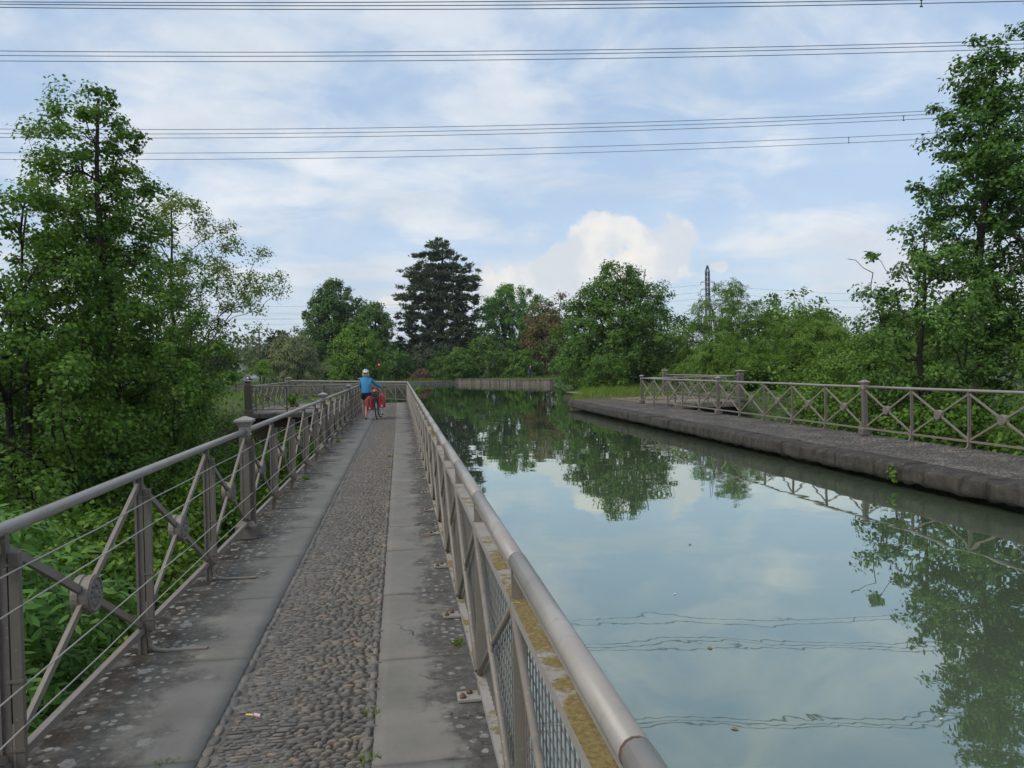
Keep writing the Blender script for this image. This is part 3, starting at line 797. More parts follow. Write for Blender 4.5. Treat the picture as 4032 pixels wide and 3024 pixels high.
def iron_railing(label, p0, ang, n, L, peds, bigs=(), cables=False, stays=True, posts_from=0, group=None, skip_end=False):
    t = thing('iron_railing', label, 'railing', (p0[0], p0[1], 0), ang, group)
    key = round(L, 3)
    if key not in BR: BR[key] = (m_brace(L, True), m_brace(L, False))
    for i in range(n+1):
        s = i*L
        if i in bigs: pedestal(t, s, 1)
        elif i in peds: pedestal(t, s, 0)
        elif not (skip_end and i in (0, n)):
            inst('post', PM['post'], t, (s, 0, 0))
            if stays: inst('stay', PM['stay'], t, (s, 0, 0))
        if cables and i not in bigs: inst('cable_post', PM['cpost'], t, (s, -.020 if i in peds else 0, 0))
        if i < n:
            inst('brace', BR[key][0], t, (s, 0, 0)); inst('brace', BR[key][1], t, (s, 0.0015, 0))
            d = inst('medallion', PM['drum'], t, (s+L/2, 0, .565)); inst('rosette', PM['ros'], d); inst('rosette', PM['ros'], d, (0, 0, 0), math.pi)
    stops = sorted(set([0, n]) | set(peds) | set(bigs))
    for a, c in zip(stops[:-1], stops[1:]):
        b = MB(); pts = [(a*L+.02, 0, HR)]
        for i in range(a+1, c): pts.append((i*L, rnd.uniform(-.004, .004), HR+rnd.uniform(-.004, .004)))
        pts.append((c*L-.02, 0, HR)); b.tube(pts, .0265, 12)
        b.build('handrail', MAT['rail'], t)
        b = MB(); b.box(((a+c)/2*L, 0, .14), ((c-a)*L-.06, .032, .034)); b.build('bottom_rail', MAT['iron_pale'], t)
    if cables:
        for z in (.885, .742, .438, .288):
            b = MB(); pts = []
            for i in range(n+1):
                pts.append((i*L, -.066, z))
                if i < n: pts.append((i*L+L/2, -.066+rnd.uniform(-.003, .003), z-rnd.uniform(.001, .008)))
            b.tube(pts, .0036, 5); b.build('cable', MAT['cable'], t)
    return t
YL0 = 7.694
# near left run: from behind the viewer to the corner pedestal
lr = iron_railing('grey cast iron railing with wire cables and round medallions beside the left slabs', (XL, YL0-6*BAY), math.pi/2, 21, BAY, (1, 6, 11, 16), (21,), cables=True)
YR0 = 15.195
rr = iron_railing('grey cast iron railing with round medallions along the opposite towpath', (X_RR, YR0+10*BAY), -math.pi/2, 18, BAY, (0, 5, 10, 15), ())
PW = 4.26
iron_railing('short grey iron railing crossing the brick wall of the left terrace', (XL, Y_END), math.pi, 3, PW/3, (), (3,), stays=False, skip_end=True)
iron_railing('grey iron railing down the outer side of the left terrace', (XL-PW, Y_END), math.pi/2, 7, BAY, (), (7,), stays=False, skip_end=True)
iron_railing('short grey iron railing crossing the end wall of the right terrace', (X_RR+PW, Y_END-.1), math.pi, 3, PW/3, (), (0,), stays=False, skip_end=True)
iron_railing('grey iron railing down the outer side of the right terrace', (X_RR+PW, Y_END-.1), math.pi/2, 6, BAY, (), (6,), stays=False, skip_end=True)

# ---- waterside fence with wire mesh
SB = 1.253
def m_fpost():
    b = MB(); b.box((0, 0, .49), (.014, .042, .94)); b.box((0, .018, .49), (.044, .008, .94)); return b.mesh('post', MAT['iron_pale'])
def m_fplate():
    b = MB(); b.box((0, -.045, .010), (.10, .15, .012)); return b.mesh('base_plate', MAT['lichen'])
def m_fbolt():
    b = MB(); b.lathe([(.016, 0), (.016, .012), (.009, .012), (.009, .022)], 6); return b.mesh('bolt', MAT['bolt'])
def m_flat(L, dz):
    b = MB(); b.box((L/2, 0, dz), (L-.016, .052, .012)); b.box((L/2, -.020, dz-.018), (L-.05, .008, .026)); return b.mesh('flat_bar', MAT['lichen'])
def m_infill(L):
    b = MB(); k = int(L/.05)
    for i in range(1, k): b.tube([(i*L/k, .010, .135), (i*L/k, .010, .835)], .0026, 4, False)
    for j in range(14): z = .16+j*.05; b.tube([(.02, .014, z), (L-.02, .014, z)], .0024, 4, False)
    return b.mesh('wire_mesh', MAT['mesh'])
def m_fbrace(L, up):
    b = MB(); z0, z1 = (.125, .835) if up else (.835, .125); y = -.012 if up else -.020
    b.tube([(.015, y, z0), (L/2, y-.004, .48), (L-.015, y, z1)], .0125, 8); return b.mesh('brace', MAT['iron_pale'])
def m_fboss():
    b = MB(); b.lathe([(.040, -.004), (.048, 0), (.040, .006)], 16, (0, -.022, 0), Matrix.Rotation(R(90), 3, 'X')); return b.mesh('boss', MAT['iron_pale'])
def m_frail(L):
    b = MB(); b.tube([(.004, 0, .976), (L-.004, 0, .976)], .0295, 14); b.box((L/2, -.004, .938), (L-.02, .024, .012)); return b.mesh('handrail', MAT['tube'])
def m_collar():
    b = MB(); b.tube([(-.006, 0, .976), (.006, 0, .976)], .0280, 14); return b.mesh('joint', MAT['bolt'])
FM = dict(post=m_fpost(), plate=m_fplate(), bolt=m_fbolt(), boss=m_fboss(), collar=m_collar())
def mesh_fence(label, p0, ang, n, L, plates=True):
    t = thing('mesh_fence', label, 'fence', (p0[0], p0[1], 0), ang)
    fl, inf, b1, b2, hr = m_flat(L, 0), m_infill(L), m_fbrace(L, True), m_fbrace(L, False), m_frail(L)
    for i in range(n+1):
        s = i*L; p = inst('post', FM['post'], t, (s, 0, 0))
        if plates:
            q = inst('base_plate', FM['plate'], p)
            for dx, dy in ((.022, -.095), (-.024, -.060)): inst('bolt', FM['bolt'], p, (dx, dy, .016))
        inst('joint', FM['collar'], t, (s, 0, 0))
        if i < n:
            inst('flat_bar', fl, t, (s, 0, .85)); inst('flat_bar', fl, t, (s, 0, .115))
            w_ = inst('wire_mesh', inf, t, (s, 0, 0))
            inst('brace', b1, t, (s, 0, 0)); inst('brace', b2, t, (s, 0, 0)); inst('boss', FM['boss'], t, (s+L/2, 0, .48))
            inst('handrail', hr, t, (s, rnd.uniform(-.002, .002), rnd.uniform(-.003, .003)))
    return t
YF = 3.682
mesh_fence('waterside fence with tubular handrail and wire mesh with yellow lichen', (XR+.008, YF+27*SB), -math.pi/2, 31, SB)
ex, ey = XR+.008, YF+27*SB
fl_len = math.hypot(-7.6-ex, 53.4-ey)
mesh_fence('wire mesh fence turning away along the edge of the basin', (ex-.03, ey+.05), math.atan2(53.4-ey, -7.6-ex), 15, fl_len/15, False)

# ================================================================== VEGETATION
def unit(a):
    return a/np.maximum(np.linalg.norm(a, axis=-1, keepdims=True), 1e-9)
def rand_dirs(g, n):
    return unit(g.normal(size=(n, 3)))
def leaf_quads(P, D, N, L, W, fold=.12, hexa=False):
    """one small folded blade per point; P base, D axis, N normal"""
    D = unit(D); S = unit(np.cross(D, N)); N = np.cross(S, D); n = len(P)
    L = np.broadcast_to(L, (n,))[:, None]; W = np.broadcast_to(W, (n,))[:, None]
    if hexa:
        V = np.stack([P, P+D*L*.28+S*W*.42+N*W*fold, P+D*L*.66+S*W*.46+N*W*fold, P+D*L, P+D*L*.66-S*W*.46+N*W*fold, P+D*L*.28-S*W*.42+N*W*fold], 1)
        F = np.arange(n*6).reshape(n, 6)
    else:
        V = np.stack([P, P+D*L*.45+S*W*.5+N*W*fold, P+D*L, P+D*L*.45-S*W*.5+N*W*fold], 1)
        F = np.arange(n*4).reshape(n, 4)
    return V.reshape(-1, 3), F
def sprigs(g, P, D, N, L, pairs, ll, lw):
    """pinnate leaves: leaflets in pairs along a short stalk plus a terminal one"""
    D = unit(D); S = unit(np.cross(D, N)); N = np.cross(S, D); outP, outD, outN = [], [], []
    for k in range(pairs):
        t = (k+.6)/(pairs+.3)
        B = P+D*(L*t)[:, None]-N*(L*t*t*.25)[:, None]
        for s in (-1, 1):
            outP.append(B); outD.append(S*s*.85+D*.55-N*.22+g.normal(size=P.shape)*.10); outN.append(N+g.normal(size=P.shape)*.15)
    outP.append(P+D*L[:, None]-N*(L*.25)[:, None]); outD.append(D-N*.4); outN.append(N)
    P2, D2, N2 = np.concatenate(outP), np.concatenate(outD), np.concatenate(outN)
    return leaf_quads(P2, D2, N2, ll*g.uniform(.75, 1.2, len(P2)), lw*(1 if ll < .12 else 1.15), .10, ll < .12)
def branch_mesh(nodes, par, rad, sides=5):
    i = np.where(par >= 0)[0]; A = nodes[par[i]]; B = nodes[i]
    ra = np.minimum(rad[par[i]], rad[i]*1.5); rb = rad[i]
    d = unit(B-A); ref = np.where(np.abs(d[:, 2:3]) > .9, np.array([[1., 0, 0]]), np.array([[0, 0, 1.]]))
    a = unit(np.cross(d, ref)); b = np.cross(a, d); an = np.arange(sides)*2*np.pi/sides
    ring = a[:, None]*np.cos(an)[None, :, None]+b[:, None]*np.sin(an)[None, :, None]
    V = np.stack([A[:, None]+ring*ra[:, None, None], B[:, None]+ring*rb[:, None, None]], 1).reshape(-1, 3)
    k = np.arange(sides); base = (np.arange(len(i))*2*sides)[:, None]
    F = np.stack([base+k, base+(k+1) % sides, base+sides+(k+1) % sides, base+sides+k], -1).reshape(-1, 4)
    return V, F
def skeleton(g, H, env, ncl, h0, lean, trunk_r, stems=1, spread=0., outer=.45, jit=.22, levels=None, drop=.0):
    """trunk(s) + boughs that reach a cloud of twig ends inside the crown outline"""
    hs = np.array([e[0] for e in env]); rs = np.array([e[1] for e in env])
    nodes, par = [], []
    for s in range(stems):
        a = g.uniform(0, 6.28); top = np.array([lean[0], lean[1], H*.96]) + (np.array([math.cos(a), math.sin(a), 0])*spread if stems > 1 else 0)
        if stems > 1: top[2] *= g.uniform(.75, 1.0)
        b0 = np.array([math.cos(a), math.sin(a), 0])*(.12*spread if stems > 1 else 0); prev = -1; wob = np.zeros(3)
        for k in range(13):
            t = k/12; wob = wob+g.normal(size=3)*np.array([1, 1, 0])*H*.006
            nodes.append(b0+(top-b0)*np.array([t**1.15, t**1.15, t])+wob*(k > 0)); par.append(prev); prev = len(nodes)-1
    C = []
    ph = g.uniform(0, 6.28, 6)
    w = np.interp(np.linspace(h0, 1, 200), hs, rs); cdf = np.cumsum(w**1.5+1e-4); cdf /= cdf[-1]
    while len(C) < ncl:
        h = h0+(1-h0)*np.interp(g.random(), cdf, np.linspace(0, 1, 200))
        if levels is not None:
            h = levels[np.argmin(np.abs(levels-h))]+g.normal()*.016
        a = g.uniform(0, 6.28); lump = 1+jit*(math.sin(2*a+ph[0]+h*5)+math.sin(3*a+ph[1]-h*9)+.8*math.sin(5*a+h*17+ph[2]))*.6+g.normal()*jit*.35
        r = np.interp(h, hs, rs)*max(lump, .2)*g.random()**outer
        C.append((lean[0]*h**1.15+r*math.cos(a), lean[1]*h**1.15+r*math.sin(a), H*h-drop*r))
    C = np.array(C); order = np.argsort(np.hypot(C[:, 0]-lean[0]*(C[:, 2]/H), C[:, 1]-lean[1]*(C[:, 2]/H))+.15*g.random(ncl)*rs.max())
    cap = len(nodes)+ncl*4; NA = np.zeros((cap, 3)); PA = np.full(cap, -1); n = len(nodes); NA[:n] = nodes; PA[:n] = par
    ends = np.zeros(ncl, int)
    for ci in order:
        c = C[ci]; dv = c-NA[:n]; dist = np.linalg.norm(dv, axis=1); hd = np.hypot(dv[:, 0], dv[:, 1])
        cost = dist+1.6*np.maximum(0, hd*.45-dv[:, 2])+(.0 if levels is None else 2.5*np.abs(dv[:, 2]))
        j = int(np.argmin(cost)); p = NA[j]; L = dist[j]; prev = j
        for t in (.35, .7):
            q = p+(c-p)*t; q[2] += L*.06*math.sin(math.pi*t); q += g.normal(size=3)*L*.05
            NA[n] = q; PA[n] = prev; prev = n; n += 1
        NA[n] = c; PA[n] = prev; ends[ci] = n; n += 1
    NA, PA = NA[:n], PA[:n]
    acc = np.zeros(n); acc[ends] += 1.0; tops = 1e-3
    for i in range(n-1, -1, -1):
        if PA[i] >= 0 and PA[i] < i: acc[PA[i]] += max(acc[i], .05)
    rad = (acc/acc.max())**.5*trunk_r; rad = np.maximum(rad, trunk_r*.018)
    for s in range(stems):
        for k in range(13): i = s*13+k; rad[i] = max(rad[i], trunk_r*(1-k/13*.85)*(1 if stems == 1 else .6))
    return C, NA, PA, rad
def tree(name, label, cat, base, H, env, ncl, nleaf, rc, leaf, lmat, seed, trunk_r=.15, h0=.15, lean=(0, 0), stems=1, spread=0.,
         bark='bark', flat=.75, style='leaf', outer=.45, jit=.22, up=.55, levels=None, drop=0., group=None, hexa=False, sides=4, bare=0.):
    g = np.random.default_rng(seed)
    C, NA, PA, rad = skeleton(g, H, env, ncl, h0, lean, trunk_r, stems, spread, outer, jit, levels, drop)
    t = thing(name, label, cat, base, 0, group)
    V, F = branch_mesh(NA, PA, rad, sides)
    inst('trunk' if stems == 1 else 'stems', fast_mesh('trunk', V, [F], MAT[bark], True), t)
    nleaf = int(nleaf*(.78 if isinstance(style, str) else .85)); leaf = (leaf[0]*1.08, leaf[1]*1.10)
    k = max(1, nleaf//ncl); idx = np.repeat(np.arange(ncl), k); n = len(idx)
    size = g.uniform(.65, 1.35, ncl)
    if bare:      # twig ends that carry no leaves
        dead = g.random(ncl) < bare*(C[:, 2]/H > .6)*1.6; live = np.where(~dead)[0]; idx = live[np.arange(n) % len(live)]
    off = rand_dirs(g, n)*(g.random(n)**.55)[:, None]*rc*size[idx][:, None]*np.array([1, 1, flat])
    P = C[idx]+off
    axis = np.stack([lean[0]*P[:, 2]/H, lean[1]*P[:, 2]/H, P[:, 2]-H*.12], 1)
    out = unit((P-axis)*np.array([1, 1, .4]))
    Nn = unit(np.array([0, 0, up])+out*.45+unit(off)*.45+g.normal(size=(n, 3))*.42)
    D = unit(out*.6+g.normal(size=(n, 3))*.7+np.array([0, 0, -.25])); D = unit(D-Nn*np.sum(D*Nn, 1, keepdims=True))
    ll, lw = leaf
    if style == 'leaf':
        V, F = leaf_quads(P, D, Nn, ll*g.uniform(.6, 1.3, n), lw*g.uniform(.7, 1.2, n), .15, hexa)
    elif style == 'needle':
        D = unit(out*.7+g.normal(size=(n, 3))*.55+np.array([0, 0, .35]))
        V, F = leaf_quads(P, D, Nn, ll*g.uniform(.6, 1.3, n), lw, .1)
    else:
        pairs = style
        V, F = sprigs(g, P, D, Nn, g.uniform(.8, 1.2, n)*ll*2.6, pairs, ll, lw)
    inst('crown', fast_mesh('crown', V, [F], LM[lmat]), t)
    return t

# --- left of the aqueduct, growing up from the valley
tree('alder_tree', 'tall slender alder with a straight dark trunk beside the near railing', 'tree', (-7.1, 20.0, -5.6), 14.4,
     [(0, 1), (.12, 2.2), (.3, 2.5), (.46, 2.6), (.55, 2.5), (.64, 2.2), (.72, 1.8), (.82, 1.5), (.9, 1.25), (.96, .8), (1, .25)],
     950, 105000, .34, (.092, .080), 'alder', 11, .17, .06, lean=(-.2, 0), jit=.26, outer=.6)
tree('alder_tree', 'broad alder with two leaning limbs standing in the left corner', 'tree', (-8.1, 17.2, -5.6), 11.6,
     [(0, .8), (.15, 2.6), (.4, 3.0), (.7, 2.6), (.88, 1.6), (1, .3)], 420, 50000, .42, (.092, .080), 'alder', 12, .17, .08, stems=2, spread=1.6)
tree('ash_tree', 'feathery tree with pale reddish young leaves behind the tall alder', 'tree', (-8.2, 28.0, -4.6), 12.4,
     [(0, .6), (.25, 1.6), (.48, 2.0), (.62, 2.8), (.76, 3.0), (.88, 2.4), (1, .9)], 520, 52000, .42, (.090, .062), 'young', 13, .12, .2, lean=(.5, 0), jit=.25)
tree('leafy_shrub', 'dense dark green shrub in front of the left terrace', 'shrub', (-7.3, 26.6, -3.6), 6.3,
     [(0, 1.2), (.3, 2.1), (.6, 2.0), (.85, 1.4), (1, .3)], 180, 13000, .40, (.10, .075), 'mid', 14, .09, .05, stems=4, spread=1.3)
for k, (x, y, top, r, sd, lab) in enumerate((
        (-4.3, 22.5, -.35, 1.9, 21, 'round-leaved bush below the railing short of the brick terrace wall'),
        (-3.7, 27.9, -.42, 1.5, 26, 'leafy creeper bush climbing the brick terrace wall'),
        (-4.2, 16.8, -.55, 1.9, 22, 'bramble thicket below the middle of the cable railing'),
        (-4.3, 11.8, -.45, 2.0, 23, 'bramble thicket below the railing between elder bush and alder'),
        (-6.9, 13.4, .35, 2.2, 24, 'big leafy bush at the foot of the left-hand alders'),
        (-6.5, 9.2, .25, 2.2, 25, 'leafy bush behind the pale green elder'))):
    tree('bramble_bush', lab, 'bush', (x, y, -5.8), top+5.8, [(0, r*.8), (.4, r), (.75, r*.95), (.93, r*.6), (1, r*.15)],
         230, 17000, .36, (.095, .078), 'bramble' if k != 4 else 'alder', sd, .06, .45, stems=5, spread=1.2)
tree('elder_bush', 'pale green elder bush with long pointed leaflets reaching up to the railing', 'bush', (-3.35, 6.3, -5.2), 5.75,
     [(0, .9), (.45, 1.25), (.75, 1.5), (.9, 1.15), (1, .3)], 190, 4300, .34, (.105, .034), 'shrub', 31, .06, .35, stems=5, spread=1.0, style=3, up=.9)
tree('elder_bush', 'elder bush with long pointed leaflets just outside the railing at the viewer', 'bush', (-3.25, 3.6, -5.2), 5.75,
     [(0, .9), (.45, 1.2), (.75, 1.4), (.9, 1.1), (1, .3)], 160, 3600, .34, (.105, .034), 'shrub', 32, .06, .35, stems=5, spread=1.0, style=3, up=.9)

# --- right of the opposite towpath
tree('poplar_tree', 'tall ivy-clad poplar towering over the opposite railing', 'tree', (20.2, 24.0, -5.6), 18.2,
     [(0, .5), (.3, .9), (.45, 1.3), (.58, 1.7), (.7, 2.3), (.82, 2.2), (.92, 1.5), (1, .45)], 340, 31000, .42, (.14, .11), 'poplar', 41, .22, .3, jit=.35, outer=.6)
tree('poplar_tree', 'second ivy-clad poplar partly cut off at the picture edge', 'tree', (23.6, 25.0, -5.6), 20.5,
     [(0, .5), (.3, 1.2), (.5, 2.0), (.7, 2.2), (.88, 1.6), (1, .35)], 240, 20000, .44, (.14, .11), 'poplar', 42, .22, .3, jit=.35, outer=.6)
tree('gnarled_tree', 'old dark tree with bare crooked top twigs beside the ivy-clad poplar', 'tree', (15.4, 20.6, -5.6), 11.3,
     [(0, .5), (.35, 1.2), (.55, 1.7), (.75, 1.9), (.9, 1.6), (1, .7)], 260, 21000, .36, (.11, .09), 'willow', 43, .15, .3, jit=.35, outer=.4, bare=.16)
for k, (x, y, top, r, lm, lab) in enumerate((
        (14.4, 13.5, 1.5, 2.5, 'right', 'thick green bush filling the nearest bays of the opposite railing'),
        (17.6, 16.5, 3.0, 2.7, 'right', 'tall rounded bush below the ivy-clad poplar'),
        (14.2, 18.8, .6, 2.2, 'right', 'low bush behind the stout pedestal of the opposite railing'),
        (15.6, 23.5, 1.6, 2.4, 'right', 'bush under the crooked dark tree'),
        (17.6, 28.0, 2.2, 2.6, 'robinia', 'yellowish green bush beside the right terrace'),
        (20.8, 32.0, 3.1, 2.9, 'robinia', 'spreading yellowish green bush behind the right terrace'),
        (22.5, 20.0, 4.2, 3.0, 'right', 'tall dense bush between the two poplars'))):
    tree('hedge_bush', lab, 'bush', (x, y, -5.8), top+5.8, [(0, r*.8), (.4, r), (.75, r*.95), (.92, r*.6), (1, r*.12)],
         260, 19000, .46, (.125, .095), lm, 51+k, .07, .38, stems=5, spread=1.5, jit=.3)
for k, (x, y, top, r, lab) in enumerate((
        (22.6, 50.5, 7.5, 3.5, 'round robinia with feathery twigs standing in front of the pylon'),
        (24.2, 42.0, 4.6, 3.0, 'loose robinia with tall wispy shoots behind the right terrace'),
        (28.5, 40.0, 4.6, 3.2, 'robinia thicket leading up to the crooked dark tree'),
        (19.2, 43.5, 3.2, 2.4, 'low robinia beside the right terrace railing'))):
    tree('robinia_tree', lab, 'tree', (x, y, -.6), top+.6, [(0, r*.75), (.3, r), (.6, r*.95), (.8, r*.6), (1, r*.15)],
         280, 6400, .48, (.14, .055), 'robinia', 71+k, .10, .05, stems=4, spread=1.4, style=3, jit=.3, bark='bark')
tree('broadleaf_tree', 'big bushy broadleaf tree leaning over the water at the right bank', 'tree', (17.0, 58.0, -.4), 10.0,
     [(0, 4.0), (.15, 4.7), (.35, 4.9), (.55, 4.5), (.75, 3.3), (.9, 2.0), (1, .7)], 760, 60000, .62, (.20, .13), 'willow', 81, .22, .03, stems=5, spread=2.2, jit=.2, outer=.5)
tree('waterside_bush', 'small bush dipping into the water at the foot of the big broadleaf tree', 'bush', (14.2, 51.5, -.45), 3.0,
     [(0, 1.5), (.4, 1.6), (.8, 1.1), (1, .3)], 120, 8000, .40, (.13, .08), 'mid', 82, .05, .02, stems=4, spread=.8)
tree('waterside_bush', 'spreading bush overhanging the end of the long concrete quay', 'bush', (16.8, 71.0, -.4), 4.4,
     [(0, 2.4), (.4, 2.6), (.8, 1.8), (1, .4)], 140, 8000, .48, (.17, .11), 'willow', 83, .06, .02, stems=4, spread=1.2)

# --- beyond the basin
tree('cedar_tree', 'tall dark cedar with flat tiers of branches behind the log pile', 'tree', (6.0, 116.0, .1), 20.3,
     [(0, 5.0), (.12, 6.2), (.25, 6.2), (.36, 5.9), (.45, 5.5), (.55, 5.1), (.68, 5.2), (.78, 4.9), (.86, 3.9), (.93, 2.9), (1, 1.5)], 1250, 74000, .66, (.46, .16), 'cedar', 91, .5, .05,
     flat=.27, style='needle', outer=.45, jit=.2, levels=np.array([.06, .11, .16, .21, .26, .31, .36, .41, .46, .53, .60, .675, .75, .825, .90, .96, .995]), drop=.05)
tree('maple_tree', 'dense rounded dark tree left of the cedar', 'tree', (-9.4, 120.0, .3), 15.0,
     [(0, 1), (.2, 3.4), (.35, 4.9), (.55, 5.0), (.75, 4.0), (.9, 2.4), (1, .6)], 480, 34000, .85, (.34, .25), 'round', 92, .4, .18, jit=.14, outer=.4)
tree('maple_tree', 'shorter dark tree filling the gap between cedar and rounded tree', 'tree', (-3.6, 113.0, .2), 11.4,
     [(0, 1), (.15, 2.9), (.4, 3.4), (.7, 3.0), (.88, 2.0), (1, .4)], 280, 19000, .8, (.32, .23), 'round', 93, .3, .1, jit=.3, outer=.45)
tree('lime_tree', 'light green rounded bush tree behind the red signal', 'tree', (-5.2, 97.5, 0), 7.7,
     [(0, 2.4), (.2, 3.2), (.45, 3.2), (.7, 2.4), (.9, 1.2), (1, .3)], 300, 22000, .62, (.24, .18), 'lime', 94, .2, .03, stems=3, spread=1.3, jit=.16)
tree('olive_bush', 'broad grey olive-coloured bush beside the parked car', 'bush', (-11.4, 86.0, 0), 6.0,
     [(0, 2.9), (.3, 3.3), (.6, 3.0), (.85, 1.8), (1, .4)], 300, 24000, .6, (.22, .11), 'olive', 95, .12, .03, stems=5, spread=1.6, jit=.14)
tree('broom_bush', 'low yellow-green bush in front of the parked car', 'bush', (-12.2, 71.0, -.05), 2.65,
     [(0, .5), (.5, 1.0), (.8, 1.0), (1, .3)], 50, 1800, .32, (.18, .10), 'lime', 96, .05, .5, stems=4, spread=.6)
tree('ash_tree', 'tall light green tree with sky showing through right of the cedar', 'tree', (18.0, 122.0, .3), 14.6,
     [(0, 1.5), (.2, 4.6), (.4, 6.2), (.65, 6.0), (.85, 4.2), (1, 1.2)], 420, 34000, .85, (.34, .22), 'ash', 97, .3, .12, stems=3, spread=2.2, jit=.25)
tree('copper_tree', 'reddish brown leaved tree behind the standing man', 'tree', (20.2, 106.0, .1), 10.3,
     [(0, 2), (.25, 3.4), (.5, 3.8), (.8, 2.6), (1, .6)], 260, 18000, .75, (.28, .20), 'copper', 98, .2, .05, jit=.25)
tree('copper_tree', 'thin reddish sapling top above the brown leaved tree', 'tree', (24.0, 112.0, .2), 12.6,
     [(0, 1), (.4, 1.8), (.8, 1.8), (1, .4)], 80, 1800, .7, (.26, .18), 'copper', 99, .15, .3, jit=.3)
for k, (x, y, top, r, lm, lab) in enumerate((
        (7.6, 99.6, 4.2, 2.0, 'willow', 'bush hanging over the water at the near end of the long quay'),
        (11.8, 104.0, 6.0, 3.6, 'mid', 'dark green bush behind the long concrete quay'),
        (16.2, 101.5, 4.2, 2.6, 'mid', 'bush just left of the standing man'),
        (22.5, 92.0, 5.0, 3.2, 'willow', 'pale leaved bush to the right of the standing man'),
        (-.8, 107.0, 4.6, 3.0, 'round', 'dark bush at the left foot of the cedar'),
        (6.6, 107.0, 4.4, 3.0, 'round', 'dark bush at the right foot of the cedar'),
        (3.0, 110.0, 5.0, 3.0, 'cedar', 'dark brown bush in the shade behind the log pile'),
        (-21.5, 96.0, 5.2, 2.4, 'dark', 'ragged dark juniper between olive bush and wooden pole'),
        (-15.6, 104.0, 7.4, 1.9, 'dark', 'spiky dark conifer behind the olive bush'),
        (-12.0, 112.0, 6.6, 2.8, 'round', 'dark shrub under the dense rounded tree'),
        (-8.6, 101.0, 3.0, 2.6, 'mid', 'low shrub between the olive bush and the lime green tree'))):
    tree('bank_bush', lab, 'bush', (x, y, 0), top, [(0, r*.85), (.3, r), (.6, r*.9), (.85, r*.55), (1, r*.12)],
         150, 10000, .6, (.26, .17), lm, 111+k, .08, .02, stems=4, spread=r*.4, jit=.2, style='leaf' if lm not in ('dark',) else 'needle')
for k, (x, y, top, r) in enumerate(((-28, 62, 5.5, 4.0), (-22, 52, 4.4, 3.2), (-17, 42, 3.2, 2.6), (-34, 84, 7.5, 5.0))):
    tree('meadow_bush', ('broad bush on the meadow far left behind the alders', 'bush on the meadow behind the feathery tree',
         'low bush at the meadow edge beyond the left terrace', 'tall bush at the back of the left meadow')[k], 'bush', (x, y, -.1), top,
         [(0, r*.85), (.3, r), (.6, r*.9), (.85, r*.55), (1, r*.12)], 140, 7000, .7, (.22, .15), 'lime' if k % 2 else 'mid', 141+k, .1, .02, stems=4, spread=r*.4)
for k, (x, y, top, r) in enumerate(((28, 52, 6.0, 4.2), (33, 62, 8.0, 5.0), (27, 76, 7.0, 4.5), (37, 46, 6.5, 4.5), (27, 95, 7.0, 4.5))):
    tree('wood_tree', ('dense tree closing the view behind the round robinia', 'tall tree deep in the right-hand wood', 'tree behind the big broadleaf tree',
         'tree deep behind the crooked dark tree', 'tree at the back between copper tree and broadleaf tree')[k], 'tree', (x, y, 0), top,
         [(0, r*.7), (.3, r), (.6, r*.9), (.85, r*.55), (1, r*.12)], 150, 7000, .8, (.26, .18), 'mid' if k % 2 else 'robinia', 161+k, .15, .04, stems=3, spread=r*.4)

# far-off wood that closes the horizon
def far_wood():
    g = np.random.default_rng(5); P = []; S = []
    for k in range(330):
        a = g.uniform(-.75, 1.0); d = g.uniform(230, 520)*(1+.3*math.sin(a*5)); x, y = d*math.sin(a), d*math.cos(a)
        h = g.uniform(6, 13); z = float(ground_z(x, y)); n = 150
        q = rand_dirs(g, n)*(g.random(n)**.4)[:, None]*np.array([h*.5, h*.5, h*.5])
        P.append(q+np.array([x, y, z+h*.5])); S.append(unit(q)+g.normal(size=(n, 3))*.5)
    P = np.concatenate(P); N = unit(np.concatenate(S)); n = len(P); D = unit(np.cross(N, rand_dirs(g, n)))
    V, F = leaf_quads(P, D, N, g.uniform(.7, 1.4, n), g.uniform(.6, 1.1, n))
    o = inst('far_wood', fast_mesh('far_wood', V, [F], LM['far'])); tag(o, 'far-off wood closing the horizon behind the canal basin', 'wood', kind='stuff')
far_wood()
# floor of the valley: low creepers and nettles
def cover():
    g = np.random.default_rng(8); n = 24000
    X = np.concatenate([g.uniform(-16, -1.75, n//2), g.uniform(10.15, 26, n//2)]); Y = np.concatenate([g.uniform(2, 33, n//2), g.uniform(6, 36, n//2)])
    Z = ground_z(X, Y)+g.random(n)**2*1.6
    keep = ~((X > -6.1) & (X < 14.5) & (Y > 30.3)); X, Y, Z = X[keep], Y[keep], Z[keep]; n = len(X)
    P = np.stack([X, Y, Z], 1); N = unit(np.array([0, 0, 1.])+g.normal(size=(n, 3))*.5); D = unit(np.cross(N, rand_dirs(g, n)))
    V, F = leaf_quads(P, D, N, g.uniform(.12, .3, n), g.uniform(.1, .22, n))
    o = inst('undergrowth', fast_mesh('undergrowth', V, [F], LM['bramble'])); tag(o, 'low creepers and nettles on the valley floor', 'undergrowth', kind='stuff')
cover()
